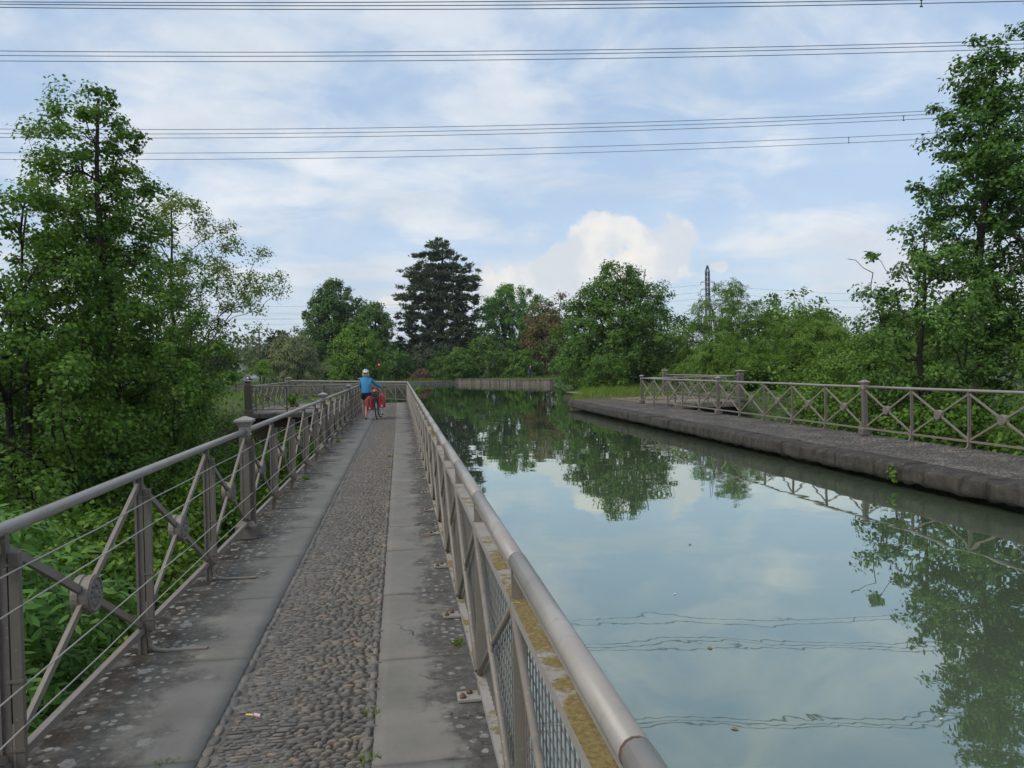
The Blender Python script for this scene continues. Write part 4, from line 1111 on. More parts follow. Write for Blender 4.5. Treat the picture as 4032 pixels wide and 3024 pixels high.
def grass(name, label, spots, h, mat, n, seed):
    g = np.random.default_rng(seed); P = []
    for (x0, x1, y0, y1) in spots:
        k = int(n*(x1-x0)*(y1-y0)/sum((a[1]-a[0])*(a[3]-a[2]) for a in spots))
        P.append(np.stack([g.uniform(x0, x1, k), g.uniform(y0, y1, k)], 1))
    P = np.concatenate(P); X, Y = P.T; sd = basin_sd(X, Y)
    keep = (sd > .15) & ~((X > .3) & (X < 8) & (Y < 38)); cl = np.sin(X*2.1+Y*.7)+np.sin(X*.8-Y*1.9)+g.normal(size=len(X))*.8
    keep &= cl > -.4; X, Y = X[keep], Y[keep]; n = len(X)
    Z = np.maximum(ground_z(X, Y), -.38)
    Z = np.where((X > 8.0) & (X < 14.3) & (Y < 36.2), -.01, Z)
    P = np.stack([X, Y, Z-.02], 1); D = unit(np.array([0, 0, 1.])+g.normal(size=(n, 3))*.35); N = unit(np.cross(D, rand_dirs(g, n)))
    V, F = leaf_quads(P, D, N, h*g.uniform(.4, 1.3, n), h*.07+.006)
    o = inst(name, fast_mesh(name, V, [F], LM[mat])); tag(o, label, 'grass', kind='stuff')
grass('bank_grass', 'green grass on the right bank beyond the opposite towpath', [(8.2, 15, 36, 56), (13, 19, 50, 66)], .32, 'grass', 15000, 3)
grass('dry_grass', 'dry straw-coloured grass at the end of the opposite towpath', [(7.9, 11.5, 31.5, 40), (10.2, 14, 31.5, 46)], .10, 'dry', 9000, 4)
grass('meadow_grass', 'green meadow grass beyond the left terrace', [(-22, -6.2, 33, 70), (-9, -.5, 47, 56), (-5.6, -1.8, 39, 52)], .30, 'grass', 22000, 5)
grass('quay_grass', 'grass along the far quay', [(-20, 6, 95.5, 101), (6, 24, 85, 106)], .45, 'grass', 9000, 6)

# ================================================================== THINGS
# ---- far quays
def quay(label, pts, top, depth, panel, name, mat='quay'):
    t = thing(name, label, 'quay wall', (pts[0][0], pts[0][1], 0)); o = Vector((pts[0][0], pts[0][1], 0))
    for (a, c) in zip(pts[:-1], pts[1:]):
        a, c = Vector((*a, 0)), Vector((*c, 0)); L = (c-a).length; d = (c-a)/L; n = max(1, int(L/panel))
        nn = Vector((-d.y, d.x, 0)); 
        for k in range(n):
            p, q = a+d*(L*k/n+.03)-o, a+d*(L*(k+1)/n-.03)-o
            hz = top+rnd.uniform(-.015, .015)
            b = MB(); b.bar(p+nn*.35+Vector((0, 0, (hz-1.2)/2)), q+nn*.35+Vector((0, 0, (hz-1.2)/2)), .7+rnd.uniform(-.02, .02), hz+1.2); b.build('wall_panel', MAT[mat], t)
            b = MB(); b.bar(p+nn*.33+Vector((0, 0, hz+.035)), q+nn*.33+Vector((0, 0, hz+.035)), .82, .07); b.build('coping_slab', MAT[mat], t)
    return t
quay('long stained concrete quay wall with a man standing above it', [(15.7, 78.5), (6.9, 96.6)][::-1], .18, .6, 1.9, 'quay_wall')
quay('low stone quay below the log pile', [(-24, 92.7), (-11, 93.4), (1.5, 94.1), (6.7, 96.4)], -.06, .6, 2.4, 'quay_wall', 'abut')

# ---- woodpile
def woodpile():
    t = thing('log_pile', 'heap of sawn reddish brown logs stacked on the far quay', 'log pile', (2.9, 103.0, .03))
    mw = plain('cut_wood', (.20, .115, .07), .85, 0, .45, 4); mw2 = plain('log_bark', (.085, .06, .045), .95, 0, .45, 5)
    q = random.Random(4); ms = [MB().tube([(0, -.25, 0), (.01, 0, .01), (0, .25, 0)], r, 8).mesh('log', m) for r, m in ((.10, mw), (.085, mw), (.12, mw2), (.075, mw), (.10, mw2))]
    for row in range(10):
        wv = 1.45*(1-(row/10)**1.6)+.15
        x = -wv
        while x < wv:
            inst('log', ms[q.randrange(5)], t, (x+.1*(row % 2), q.uniform(-.15, .15), .1+row*.155), 0, None, (q.uniform(-.1, .1), q.uniform(0, 6), q.uniform(-.25, .25))); x += .21
    for k in range(4):
        b = MB(); b.bar((-2.4+k*.16, -.5-.1*k, .03+.02*k), (-1.3+k*.16, -.3, .62-.05*k), .05, .03); b.build('plank', mw, t)
woodpile()

# ---- canal signal with a red lamp
def signal():
    t = thing('canal_signal', 'black canal signal with its red lamp lit on a thin dark pole', 'signal', (-2.45, 88.3+6.2, -.02))
    wp = plain('grey_pole', (.05, .055, .05), .6, 0, .1); bk = plain('black_housing', (.015, .015, .016), .5, 0, .2)
    b = MB(); b.tube([(0, 0, 0), (0, 0, 2.95)], .035, 8); b.build('pole', wp, t)
    b = MB(); b.box((0, -.12, 2.45), (.30, .18, .78), bev=.03); h = b.build('housing', bk, t)
    m, nt, bs = new_mat('red_lamp'); bs.inputs['Base Color'].default_value = (.8, .05, .02, 1)
    bs.inputs['Emission Color'].default_value = (1, .10, .03, 1); bs.inputs['Emission Strength'].default_value = 1.1
    b = MB(); b.lathe([(.08, 0), (.09, .02), (.05, .05)], 16, (0, -.21, 2.20), Matrix.Rotation(R(90), 3, 'X')); l = b.build('lamp', m, h); 
    off = plain('dark_lens', (.03, .008, .006), .2, 0, .1)
    b = MB(); b.lathe([(.09, 0), (.10, .02), (.05, .04)], 16, (0, -.21, 2.62), Matrix.Rotation(R(90), 3, 'X')); b.build('lamp', off, h)
signal()

# ---- parked car
def car(loc, rz):
    t = thing('parked_car', 'silver estate car parked on the meadow behind bushes', 'car', loc, rz)
    paint = plain('silver_paint', (.50, .53, .56), .28, .5, .06, 2); glass = plain('car_glass', (.015, .018, .02), .08, 0, .1); rub = plain('tyre_rubber', (.015, .015, .015), .8)
    alloy = plain('wheel_alloy', (.5, .5, .5), .35, .6, .1); lamp = plain('car_lamp', (.75, .76, .78), .15); red = plain('tail_lamp', (.35, .02, .02), .2)
    # side outline (x forward), lofted across the width
    prof = [(-2.1, .32), (-2.18, .62), (-2.12, .92), (-1.98, 1.02), (-1.72, 1.42), (-1.2, 1.50), (0, 1.50), (.35, 1.44), (1.05, 1.0), (1.85, .84), (2.1, .66), (2.14, .40), (2.0, .26), (-1.9, .26)]
    n = len(prof); vs = []
    for yy, sx in ((-.84, .97), (-.88, 1.0), (-.80, 1.0), (.80, 1.0), (.88, 1.0), (.84, .97)):
        for x, z in prof:
            inw = max(0, z-.95)*.32 if abs(yy) > .7 else 0
            vs.append((x*sx, (abs(yy)-inw)*(1 if yy > 0 else -1), z if abs(yy) > .85 or z < 1.3 else z+.02))
    b = MB(); fs = [(k*n+i, k*n+(i+1) % n, (k+1)*n+(i+1) % n, (k+1)*n+i) for k in range(5) for i in range(n)]
    fs += [tuple(range(n))[::-1], tuple(5*n+i for i in range(n))]; b.add(vs, fs, False); body = b.build('body', paint, t)
    for s in (-1, 1):
        for x0, x1, xt0, xt1 in ((-1.70, -1.0, -1.52, -1.05), (-.92, .0, -.95, -.02), (.08, .85, .06, .38)):
            b = MB(); yy0, yy1 = s*(.885), s*.735
            b.add([(x0, yy0-s*.012, 1.0), (x1, yy0-s*.012, 1.0), (xt1, yy1-s*-.006, 1.42), (xt0, yy1-s*-.006, 1.42)], [(0, 1, 2, 3) if s < 0 else (3, 2, 1, 0)]); b.build('side_window', glass, t)
    b = MB(); b.add([(1.03, -.70, 1.035), (1.03, .70, 1.035), (.41, .60, 1.435), (.41, -.60, 1.435)], [(0, 1, 2, 3)]); b.build('windscreen', glass, t)
    b = MB(); b.add([(-1.965, .68, 1.09), (-1.965, -.68, 1.09), (-1.765, -.60, 1.39), (-1.765, .60, 1.39)], [(0, 1, 2, 3)]); b.build('rear_window', glass, t)
    for x in (-1.32, 1.32):
        for s in (-1, 1):
            w_ = inst('wheel', MB().lathe([(.20, -.10), (.30, -.10), (.32, -.06), (.32, .06), (.30, .10), (.20, .10)], 22, (0, 0, 0), Matrix.Rotation(R(90), 3, 'X')).mesh('wheel', rub), t, (x, s*.82, .32))
            b = MB(); b.lathe([(.05, .108), (.20, .104), (.21, .09)], 16, (0, 0, 0), Matrix.Rotation(R(-90*s), 3, 'X')); b.build('rim', alloy, w_)
    for s in (-1, 1):
        b = MB(); b.box((2.06, s*.62, .70), (.16, .34, .14), bev=.03); b.build('headlight', lamp, t)
        b = MB(); b.box((-2.12, s*.72, .85), (.10, .20, .26), bev=.03); b.build('tail_light', red, t)
        b = MB(); b.box((.62, s*.97, 1.02), (.14, .18, .12), bev=.03); b.build('mirror', paint, t)
        b = MB(); b.tube([(-1.5, s*.56, 1.525), (-1.3, s*.57, 1.565), (.1, s*.57, 1.565), (.3, s*.56, 1.50)], .018, 6); b.build('roof_rail', alloy, t)
car((-19.0, 109.0, float(ground_z(-19.0, 109.0))+.30), R(182))

# ---- wooden pole, meadow fence
def pole():
    t = thing('wooden_pole', 'brown wooden utility pole rising behind the parked car', 'pole', (-20.8, 120.0, float(ground_z(-20.8, 120))))
    b = MB(); b.tube([(0, 0, 0), (.02, 0, 4), (.03, 0, 7.6)], [.16, .13, .10], 8); b.build('shaft', plain('pole_wood', (.085, .05, .035), .9, 0, .3, 3), t)
    b = MB(); b.box((0, 0, 7.3), (1.1, .09, .1)); b.build('crossarm', MAT['bark2'], t)
pole()
def meadow_fence():
    t = thing('post_fence', 'grey post and rail fence half hidden between the bushes', 'fence', (-9.6, 91.0-4.0, 0))
    z = float(ground_z(-8, 90)); m = plain('weathered_wood', (.17, .16, .14), .9, 0, .3, 6)
    for k in range(4): b = MB(); b.box((k*1.5, 0, z+.7), (.13, .13, 1.6)); b.build('post', m, t)
    for h in (.55, .9, 1.25): b = MB(); b.box((2.25, -.08, z+h), (4.6, .04, .09)); b.build('rail', m, t)
meadow_fence()

# ---- power lines over the canal: bundles of conductors
WIRE = plain('conductor', (.035, .04, .045), .5, .3, .2)
def power_line(label, coef, Y0, k, x0, x1, r, spacers=()):
    a, b_, c = coef; xs = np.linspace(x0, x1, 40)
    p0 = Vector((0, Y0, c)); m = MB()
    m.tube([(x, Y0-k*x-p0.y, a*x*x+b_*x+c-p0.z) for x in xs], r, 5, True)
    t = thing('power_line', label, 'power line', p0, 0, 'power lines over the canal'); m.build('conductor', WIRE, t)
    for x, dz in spacers:
        z = a*x*x+b_*x+c-p0.z; y = -k*x
        s = MB(); s.bar((x, y, z), (x, y, z-dz), .03, .05, (1, 0, 0)); s.box((x, y, z-.02), (.16, .05, .07)); s.box((x, y, z-dz+.02), (.16, .05, .07)); s.build('spacer', WIRE, t)
for nm, Y0, cs, sp in (
    ('nearest', 43.4, [(2.7e-4, -2.49e-3, 21.873), (3.0e-4, -4.9e-3, 21.685), (3.2e-4, -5.76e-3, 21.481)], (29.5, .4)),
    ('second', 52.5, [(3.0e-4, -3.4e-3, 22.838), (2.8e-4, -2.33e-3, 22.58), (2.8e-4, -1.83e-3, 22.237)], None),
    ('third', 65.0, [(3.6e-4, 3.56e-3, 21.655), (3.8e-4, 4.3e-3, 21.297), (3.8e-4, 4.0e-3, 20.958)], (42.6, .42)),
    ('farthest', 73.0, [(3.3e-4, 4.2e-3, 21.962), (3.3e-4, 4.97e-3, 21.393)], (42.6, .56))):
    for i, c in enumerate(cs):
        pos_ = ('top', 'middle', 'bottom')[i] if len(cs) == 3 else ('top', 'bottom')[i]
        power_line('%s dark conductor of the %s power line bundle over the canal' % (pos_, nm), c, Y0, .12, -75, 95, .023,
                   [sp] if (sp and i == (1 if len(cs) == 3 else 0)) else ())

# ---- distant pylon and its lines
def pylon():
    X0, Y0 = 108.6, 260.0; z0 = float(ground_z(X0, Y0)); t = thing('pylon', 'lattice steel pylon with short arms behind the robinia', 'pylon', (X0, Y0, z0))
    st = plain('pylon_steel', (.022, .019, .019), .85, 0, .25, 1, .1); b = MB()
    def hw(z): return np.interp(z, [0, 18, 22, 33, 35.2], [1.5, .75, .55, .55, .04])
    lv = [0, 4, 7.5, 10.5, 13.2, 15.6, 17.8, 19.8, 21.8, 23.8, 25.6, 27.4, 29.2, 31, 33, 35.0]
    for a, c in zip(lv[:-1], lv[1:]):
        wa, wc = float(hw(a)), float(hw(c))
        for sx, sy in ((1, 1), (1, -1), (-1, -1), (-1, 1)):
            b.bar((sx*wa, sy*wa, a), (sx*wc, sy*wc, c), .20, .20)
        P = [(1, 1), (1, -1), (-1, -1), (-1, 1)]
        for i in range(4):
            p, q = P[i], P[(i+1) % 4]
            b.bar((p[0]*wa, p[1]*wa, a), (q[0]*wc, q[1]*wc, c), .09, .09); b.bar((q[0]*wa, q[1]*wa, a), (p[0]*wc, p[1]*wc, c), .09, .09)
            b.bar((p[0]*wc, p[1]*wc, c), (q[0]*wc, q[1]*wc, c), .05, .05)
    b.build('mast', st, t)
    for z in (30.2-z0, 27.6-z0, 25.3-z0):
        for s in (-1, 1):
            a = MB(); a.bar((s*.7, 0, z), (s*2.5, 0, z), .14, .14); a.bar((s*.7, 0, z+.7), (s*2.5, 0, z), .10, .10)
            a.tube([(s*2.5, 0, z), (s*2.5, 0, z-.9)], .09, 6); a.build('arm', st, t)
pylon()
def span(label, p, q, sag, r=.03):
    p, q = Vector(p), Vector(q); m = MB()
    m.tube([p.lerp(q, k/16)-p-Vector((0, 0, sag*4*(k/16)*(1-k/16))) for k in range(17)], r, 4); o = m.build('power_line', WIRE, None, p); tag(o, label, 'power line')
for nm, z in (('top', 29.3), ('middle', 26.7), ('bottom', 24.4)):
    span('%s distant wire running right from the pylon' % nm, (111.1, 260, z), (235, 262, z-2.0), 2.6)
    span('%s distant wire running left from the pylon' % nm, (106.1, 260, z), (-90, 330, z+.2), 3.2)
for nm, z in (('top', 22.9), ('middle', 21.3), ('bottom', 19.4)):
    span('%s thin far wire over the left meadow' % nm, (-140, 300, z), (20, 300, z+.6), .4, .025)

# ---- far hill with houses
def hill():
    g = np.random.default_rng(2); n = 90; V = []; F = []
    xs = np.linspace(-1500, 1900, n)
    for j, (dy, k) in enumerate(((0, 0), (60, .55), (160, 1.0), (400, .9))):
        for x in xs: V.append((x, 1480+dy, 2+k*(24+26*math.exp(-((x+300)/260)**2)+9*math.sin(x*.006)+5*math.sin(x*.021+1))))
    for j in range(3):
        for i in range(n-1): F.append((j*n+i, j*n+i+1, (j+1)*n+i+1, (j+1)*n+i))
    o = inst('hills', fast_mesh('hills', np.array(V), [np.array(F)], LM['far'], True)); tag(o, 'low wooded hill on the horizon', 'hill', kind='structure')
    hw = plain('house_wall', (.55, .48, .40), .8, 0, .1); hrf = plain('house_roof', (.26, .13, .09), .8, 0, .2)
    for k, (x, z, w_) in enumerate(((-296, 34, 12), (-283, 39, 14), (-268, 36, 11), (-256, 41, 13))):
        t = thing('hill_house', ('small pale house lowest on the far hill', 'pale house with wide front on the far hill', 'narrow pale house on the far hill', 'pale house highest on the far hill')[k], 'house', (x, 1500, z-4))
        b = MB(); b.box((0, 0, 4), (w_, 9, 8)); b.build('wall', hw, t)
        b = MB(); h = w_/2+.5; b.add([(-h, -5, 8), (h, -5, 8), (h, 5, 8), (-h, 5, 8), (-h, 0, 11), (h, 0, 11)], [(0, 1, 5, 4), (2, 3, 4, 5), (0, 4, 3), (1, 2, 5)]); b.build('roof', hrf, t)
hill()

# ================================================================== PEOPLE
def skin(name, J, edges, mat, parent, root, sub=2):
    """J: {joint: ((x,y,z), radius or (rx,ry))} -> one continuous skinned surface"""
    keys = list(J); me = bpy.data.meshes.new(name)
    me.from_pydata([J[k][0] for k in keys], [(keys.index(a), keys.index(b)) for a, b in edges], [])
    me.materials.append(mat); o = inst(name, me, parent)
    md = o.modifiers.new('Skin', 'SKIN'); md.use_smooth_shade = True
    sv_ = me.skin_vertices[0].data
    for i, k in enumerate(keys):
        r = J[k][1]; sv_[i].radius = (r, r) if not hasattr(r, '__len__') else r
        sv_[i].use_root = (k == root)
    s = o.modifiers.new('Subdivision', 'SUBSURF'); s.levels = sub; s.render_levels = sub
    return o
SKIN = plain('skin', (.52, .33, .25), .55, 0, .08)
def fingers(body_mesh_parent, wrist, d, up, thumb_side, mat, name='hand'):
    """five unequal bent fingers curled round a bar, rooted in the palm"""
    w_, d, up = Vector(wrist), Vector(d).normalized(), Vector(up).normalized(); s = d.cross(up).normalized()
    b = MB(); palm = w_+d*.045
    b.ell(palm, (.040, .048, .018), 10, 7, Matrix((s, d, up)).transposed())
    for k, L in enumerate((.062, .072, .068, .052)):
        r0_ = palm+d*.034+s*(.027-.018*k); p1 = r0_+d*L*.45; p2 = p1+d*L*.15-up*L*.38; p3 = p2-d*L*.22-up*L*.16
        b.tube([r0_-d*.012, p1, p2, p3], [.0095, .009, .0085, .007], 6)
    t0 = palm-d*.012+s*thumb_side*.034; b.tube([t0, t0+s*thumb_side*.022+d*.022-up*.012, t0+s*thumb_side*.014+d*.045-up*.03], [.011, .010, .008], 6)
    return b.build(name, mat, body_mesh_parent)

def woman():
    t = thing('person', 'cyclist in a bright blue top and white helmet walking beside a loaded bicycle', 'person', (-1.09, 25.42, .0))
    blue = plain('blue_jersey', (.035, .23, .44), .75, 0, .15, 30); black = plain('black_shorts', (.012, .012, .017), .8, 0, .2); navy = plain('navy_shoe', (.02, .025, .05), .6, 0, .2)
    hairm = plain('blond_hair', (.42, .33, .20), .6, 0, .3, 90); whitem = plain('helmet_white', (.85, .86, .86), .3, 0, .05); sole = plain('shoe_sole', (.45, .45, .45), .6)
    J = {'pelvis': ((0, 0, .86), (.13, .10)), 'waist': ((0, .015, 1.0), (.12, .09)), 'chest': ((0, .03, 1.18), (.11, .08)), 'neck0': ((0, .038, 1.335), (.048, .048)),
         'neck': ((0, .05, 1.39), .048), 'jaw': ((0, .065, 1.44), (.058, .066)), 'head': ((0, .06, 1.505), (.070, .082)), 'crown': ((0, .055, 1.56), (.055, .065)),
         'lhip': ((-.085, .0, .80), .088), 'lthigh': ((-.098, .06, .62), .072), 'lknee': ((-.10, .11, .46), .052), 'lcalf': ((-.095, .12, .33), .053), 'lank': ((-.085, .15, .085), .034), 'lheel': ((-.085, .14, .045), .034), 'ltoe': ((-.088, .28, .035), .030),
         'rhip': ((.085, 0, .80), .088), 'rthigh': ((.065, -.03, .62), .072), 'rknee': ((.035, -.07, .46), .052), 'rcalf': ((.015, -.16, .34), .053), 'rank': ((-.010, -.27, .14), .034), 'rheel': ((-.012, -.30, .105), .033), 'rtoe': ((-.018, -.18, .038), .030),
         'lsh': ((-.150, .03, 1.275), .036), 'lelb': ((-.19, .13, 1.07), .043), 'lwri': ((.02, .36, .995), .030), 'lpalm': ((.09, .42, .985), .028),
         'rsh': ((.150, .03, 1.275), .036), 'relb': ((.315, .17, 1.105), .043), 'rwri': ((.485, .40, 1.005), .030), 'rpalm': ((.53, .455, .99), .028)}
    E_ = [('pelvis', 'waist'), ('waist', 'chest'), ('chest', 'neck0'), ('neck0', 'neck'), ('neck', 'jaw'), ('jaw', 'head'), ('head', 'crown'),
          ('pelvis', 'lhip'), ('lhip', 'lthigh'), ('lthigh', 'lknee'), ('lknee', 'lcalf'), ('lcalf', 'lank'), ('lank', 'lheel'), ('lheel', 'ltoe'),
          ('pelvis', 'rhip'), ('rhip', 'rthigh'), ('rthigh', 'rknee'), ('rknee', 'rcalf'), ('rcalf', 'rank'), ('rank', 'rheel'), ('rheel', 'rtoe'),
          ('chest', 'lsh'), ('lsh', 'lelb'), ('lelb', 'lwri'), ('lwri', 'lpalm'), ('chest', 'rsh'), ('rsh', 'relb'), ('relb', 'rwri'), ('rwri', 'rpalm')]
    body = skin('body', J, E_, SKIN, t, 'pelvis')
    def grow(k, f): p, r = J[k]; r = (r, r) if not hasattr(r, '__len__') else r; return (p, (r[0]*f, r[1]*f))
    K = {k: grow(k, 1.22) for k in ('waist', 'chest', 'lsh', 'lelb', 'rsh', 'relb')}
    K['hem'] = ((0, -.005, .83), (.165, .135)); K['hem2'] = ((0, -.01, .86), (.168, .138)); K['lwri'] = grow('lwri', 1.35); K['rwri'] = grow('rwri', 1.35); K['lsh'] = ((-.150, .03, 1.285), (.064, .064)); K['rsh'] = ((.150, .03, 1.285), (.064, .064)); K['neck0'] = ((0, .04, 1.365), (.085, .08)); K['neck1'] = ((0, .047, 1.42), (.072, .068)); K['waist'] = ((0, .01, 1.02), (.165, .125)); K['chest'] = ((0, .025, 1.20), (.185, .13))
    skin('jersey', K, [('hem', 'hem2'), ('hem2', 'waist'), ('waist', 'chest'), ('chest', 'neck0'), ('neck0', 'neck1'), ('chest', 'lsh'), ('lsh', 'lelb'), ('lelb', 'lwri'), ('chest', 'rsh'), ('rsh', 'relb'), ('relb', 'rwri')], blue, t, 'chest')
    S_ = {'top': ((0, 0, .96), (.140, .11)), 'pel': ((0, -.01, .83), (.160, .13)), 'lh': ((-.085, .005, .78), .098), 'lt': ((-.098, .055, .60), .096), 'rh': ((.085, -.005, .78), .098), 'rt': ((.066, -.03, .60), .096)}
    skin('shorts', S_, [('top', 'pel'), ('pel', 'lh'), ('lh', 'lt'), ('pel', 'rh'), ('rh', 'rt')], black, t, 'pel')
    skin('collar', {'a': ((0, .045, 1.365), .088), 'b': ((0, .050, 1.395), .082), 'c': ((0, .054, 1.425), .074)}, [('a', 'b'), ('b', 'c')], black, t, 'a')
    for nm, a, c, h in (('shoe', 'lheel', 'ltoe', 'lank'), ('shoe', 'rheel', 'rtoe', 'rank')):
        pa, pc, ph = Vector(J[a][0]), Vector(J[c][0]), Vector(J[h][0])
        sh = skin('shoe', {'h': (tuple(pa), (.046, .046)), 'm': (tuple(pa.lerp(pc, .5)+Vector((0, 0, .008))), (.047, .043)), 't': (tuple(pc+(pc-pa).normalized()*.03), (.040, .030)), 'k': (tuple(ph), .043)}, [('h', 'm'), ('m', 't'), ('h', 'k')], navy, t, 'h')
        so = MB(); so.bar(pa-(pc-pa).normalized()*.03-Vector((0, 0, .036)), pc+(pc-pa).normalized()*.045-Vector((0, 0, .022)), .085, .018); so.build('sole', sole, sh)
    for w_, d, up, ts in ((J['rwri'][0], (.35, .75, -.15), (-.2, .15, 1), 1), (J['lwri'][0], (.65, .6, -.1), (0, .2, 1), -1)):
        fingers(t, w_, d, up, ts, SKIN)
    # hair below the helmet
    h = MB()
    for k in range(26):
        a = R(-200)+R(220)*k/25; x, y = .078*math.cos(a), .055+.085*math.sin(a)
        h.tube([(x*.9, y, 1.53), (x*1.12, y*1.0-.006, 1.465), (x*1.28, y-.004, 1.405), (x*1.05, y+.006, 1.375)], [.020, .022, .020, .008], 5)
    h.build('hair', hairm, t)
    he = MB(); n, m = 20, 8; vs = []; fs = []
    for i in range(m+1):
        th = R(98)*i/m
        for k in range(n):
            a = 2*math.pi*k/n; rb = 1+.05*math.cos(6*a)*math.sin(th)
            vs.append((.098*rb*math.sin(th)*math.cos(a), .05+.128*rb*math.sin(th)*math.sin(a), 1.525+.105*math.cos(th)+.012*math.sin(a)*math.sin(th)))
    fs = [(i*n+k, (i+1)*n+k, (i+1)*n+(k+1) % n, i*n+(k+1) % n) for i in range(m) for k in range(n)]
    he.add(vs, fs, True); helm = he.build('helmet', whitem, t)
    for (ax, el, l) in ((-.9, .75, .036), (-.3, .55, .032), (.3, .55, .032), (.9, .75, .036), (-.55, 1.15, .040), (.55, 1.15, .040), (0, 1.05, .036), (-1.2, 1.3, .03), (1.2, 1.3, .03)):
        a = -math.pi/2+ax; p = Vector((.098*math.sin(el)*math.cos(a), .05+.128*math.sin(el)*math.sin(a), 1.525+.105*math.cos(el)))
        v = MB(); v.ell(p*1.0, (.014, .014, l*.55), 8, 5, Matrix.Rotation(0, 3, 'X')); v.build('vent', black, helm)
    rim = MB(); rim.tube([(.094*math.cos(a), .05+.124*math.sin(a), 1.508+.01*math.sin(a)) for a in np.linspace(R(-165), R(-15), 12)], .016, 6); rim.build('helmet_rim', black, helm)
    return t
woman()

def man():
    t = thing('person', 'distant man in a dark blue jacket and dark trousers standing above the quay', 'person', (16.55, 97.0, float(ground_z(16.55, 97.0))+.0), R(200))
    nv = plain('navy_jacket', (.018, .03, .07), .8, 0, .2); tr = plain('dark_trousers', (.02, .017, .017), .85); hr = plain('grey_hair', (.40, .36, .33), .7)
    J = {'p': ((0, 0, .88), (.14, .10)), 'w': ((0, 0, 1.02), (.13, .10)), 'c': ((0, 0, 1.24), (.15, .11)), 'n0': ((0, .01, 1.40), .06), 'n': ((0, .02, 1.45), .05), 'j': ((0, .04, 1.50), (.06, .07)), 'h': ((0, .03, 1.58), (.075, .088)), 'cr': ((0, .02, 1.635), (.055, .065)),
         'lh': ((-.09, 0, .82), .09), 'lk': ((-.12, .02, .46), .058), 'la': ((-.13, -.02, .08), .04), 'lt': ((-.15, .13, .04), .035), 'rh': ((.09, 0, .82), .09), 'rk': ((.12, .02, .46), .058), 'ra': ((.13, -.02, .08), .04), 'rt': ((.15, .13, .04), .035),
         'ls': ((-.18, 0, 1.35), .06), 'le': ((-.25, -.02, 1.08), .045), 'lw': ((-.23, .08, .84), .032), 'lp': ((-.22, .10, .77), .028), 'rs': ((.18, 0, 1.35), .06), 're': ((.25, -.02, 1.08), .045), 'rw': ((.23, .08, .84), .032), 'rp': ((.22, .10, .77), .028)}
    E_ = [('p', 'w'), ('w', 'c'), ('c', 'n0'), ('n0', 'n'), ('n', 'j'), ('j', 'h'), ('h', 'cr'), ('p', 'lh'), ('lh', 'lk'), ('lk', 'la'), ('la', 'lt'), ('p', 'rh'), ('rh', 'rk'), ('rk', 'ra'), ('ra', 'rt'), ('c', 'ls'), ('ls', 'le'), ('le', 'lw'), ('lw', 'lp'), ('c', 'rs'), ('rs', 're'), ('re', 'rw'), ('rw', 'rp')]
    skin('body', J, E_, SKIN, t, 'p')
    g = lambda k, f=1.25: (J[k][0], tuple(np.array(J[k][1])*f) if hasattr(J[k][1], '__len__') else J[k][1]*f)
    skin('jacket', {'p': ((0, 0, .80), (.17, .13)), 'w': g('w'), 'c': g('c', 1.2), 'n0': g('n0', 1.2), 'ls': g('ls'), 'le': g('le', 1.4), 'lw': g('lw', 1.4), 'rs': g('rs'), 're': g('re', 1.4), 'rw': g('rw', 1.4)},
         [('p', 'w'), ('w', 'c'), ('c', 'n0'), ('c', 'ls'), ('ls', 'le'), ('le', 'lw'), ('c', 'rs'), ('rs', 're'), ('re', 'rw')], nv, t, 'c')
    skin('trousers', {'p': g('p', 1.1), 'lh': g('lh', 1.1), 'lk': g('lk', 1.3), 'la': g('la', 1.6), 'rh': g('rh', 1.1), 'rk': g('rk', 1.3), 'ra': g('ra', 1.6)}, [('p', 'lh'), ('lh', 'lk'), ('lk', 'la'), ('p', 'rh'), ('rh', 'rk'), ('rk', 'ra')], tr, t, 'p')
    b = MB(); b.ell((0, .015, 1.61), (.085, .098, .075), 12, 8); b.build('hair', hr, t)
man()

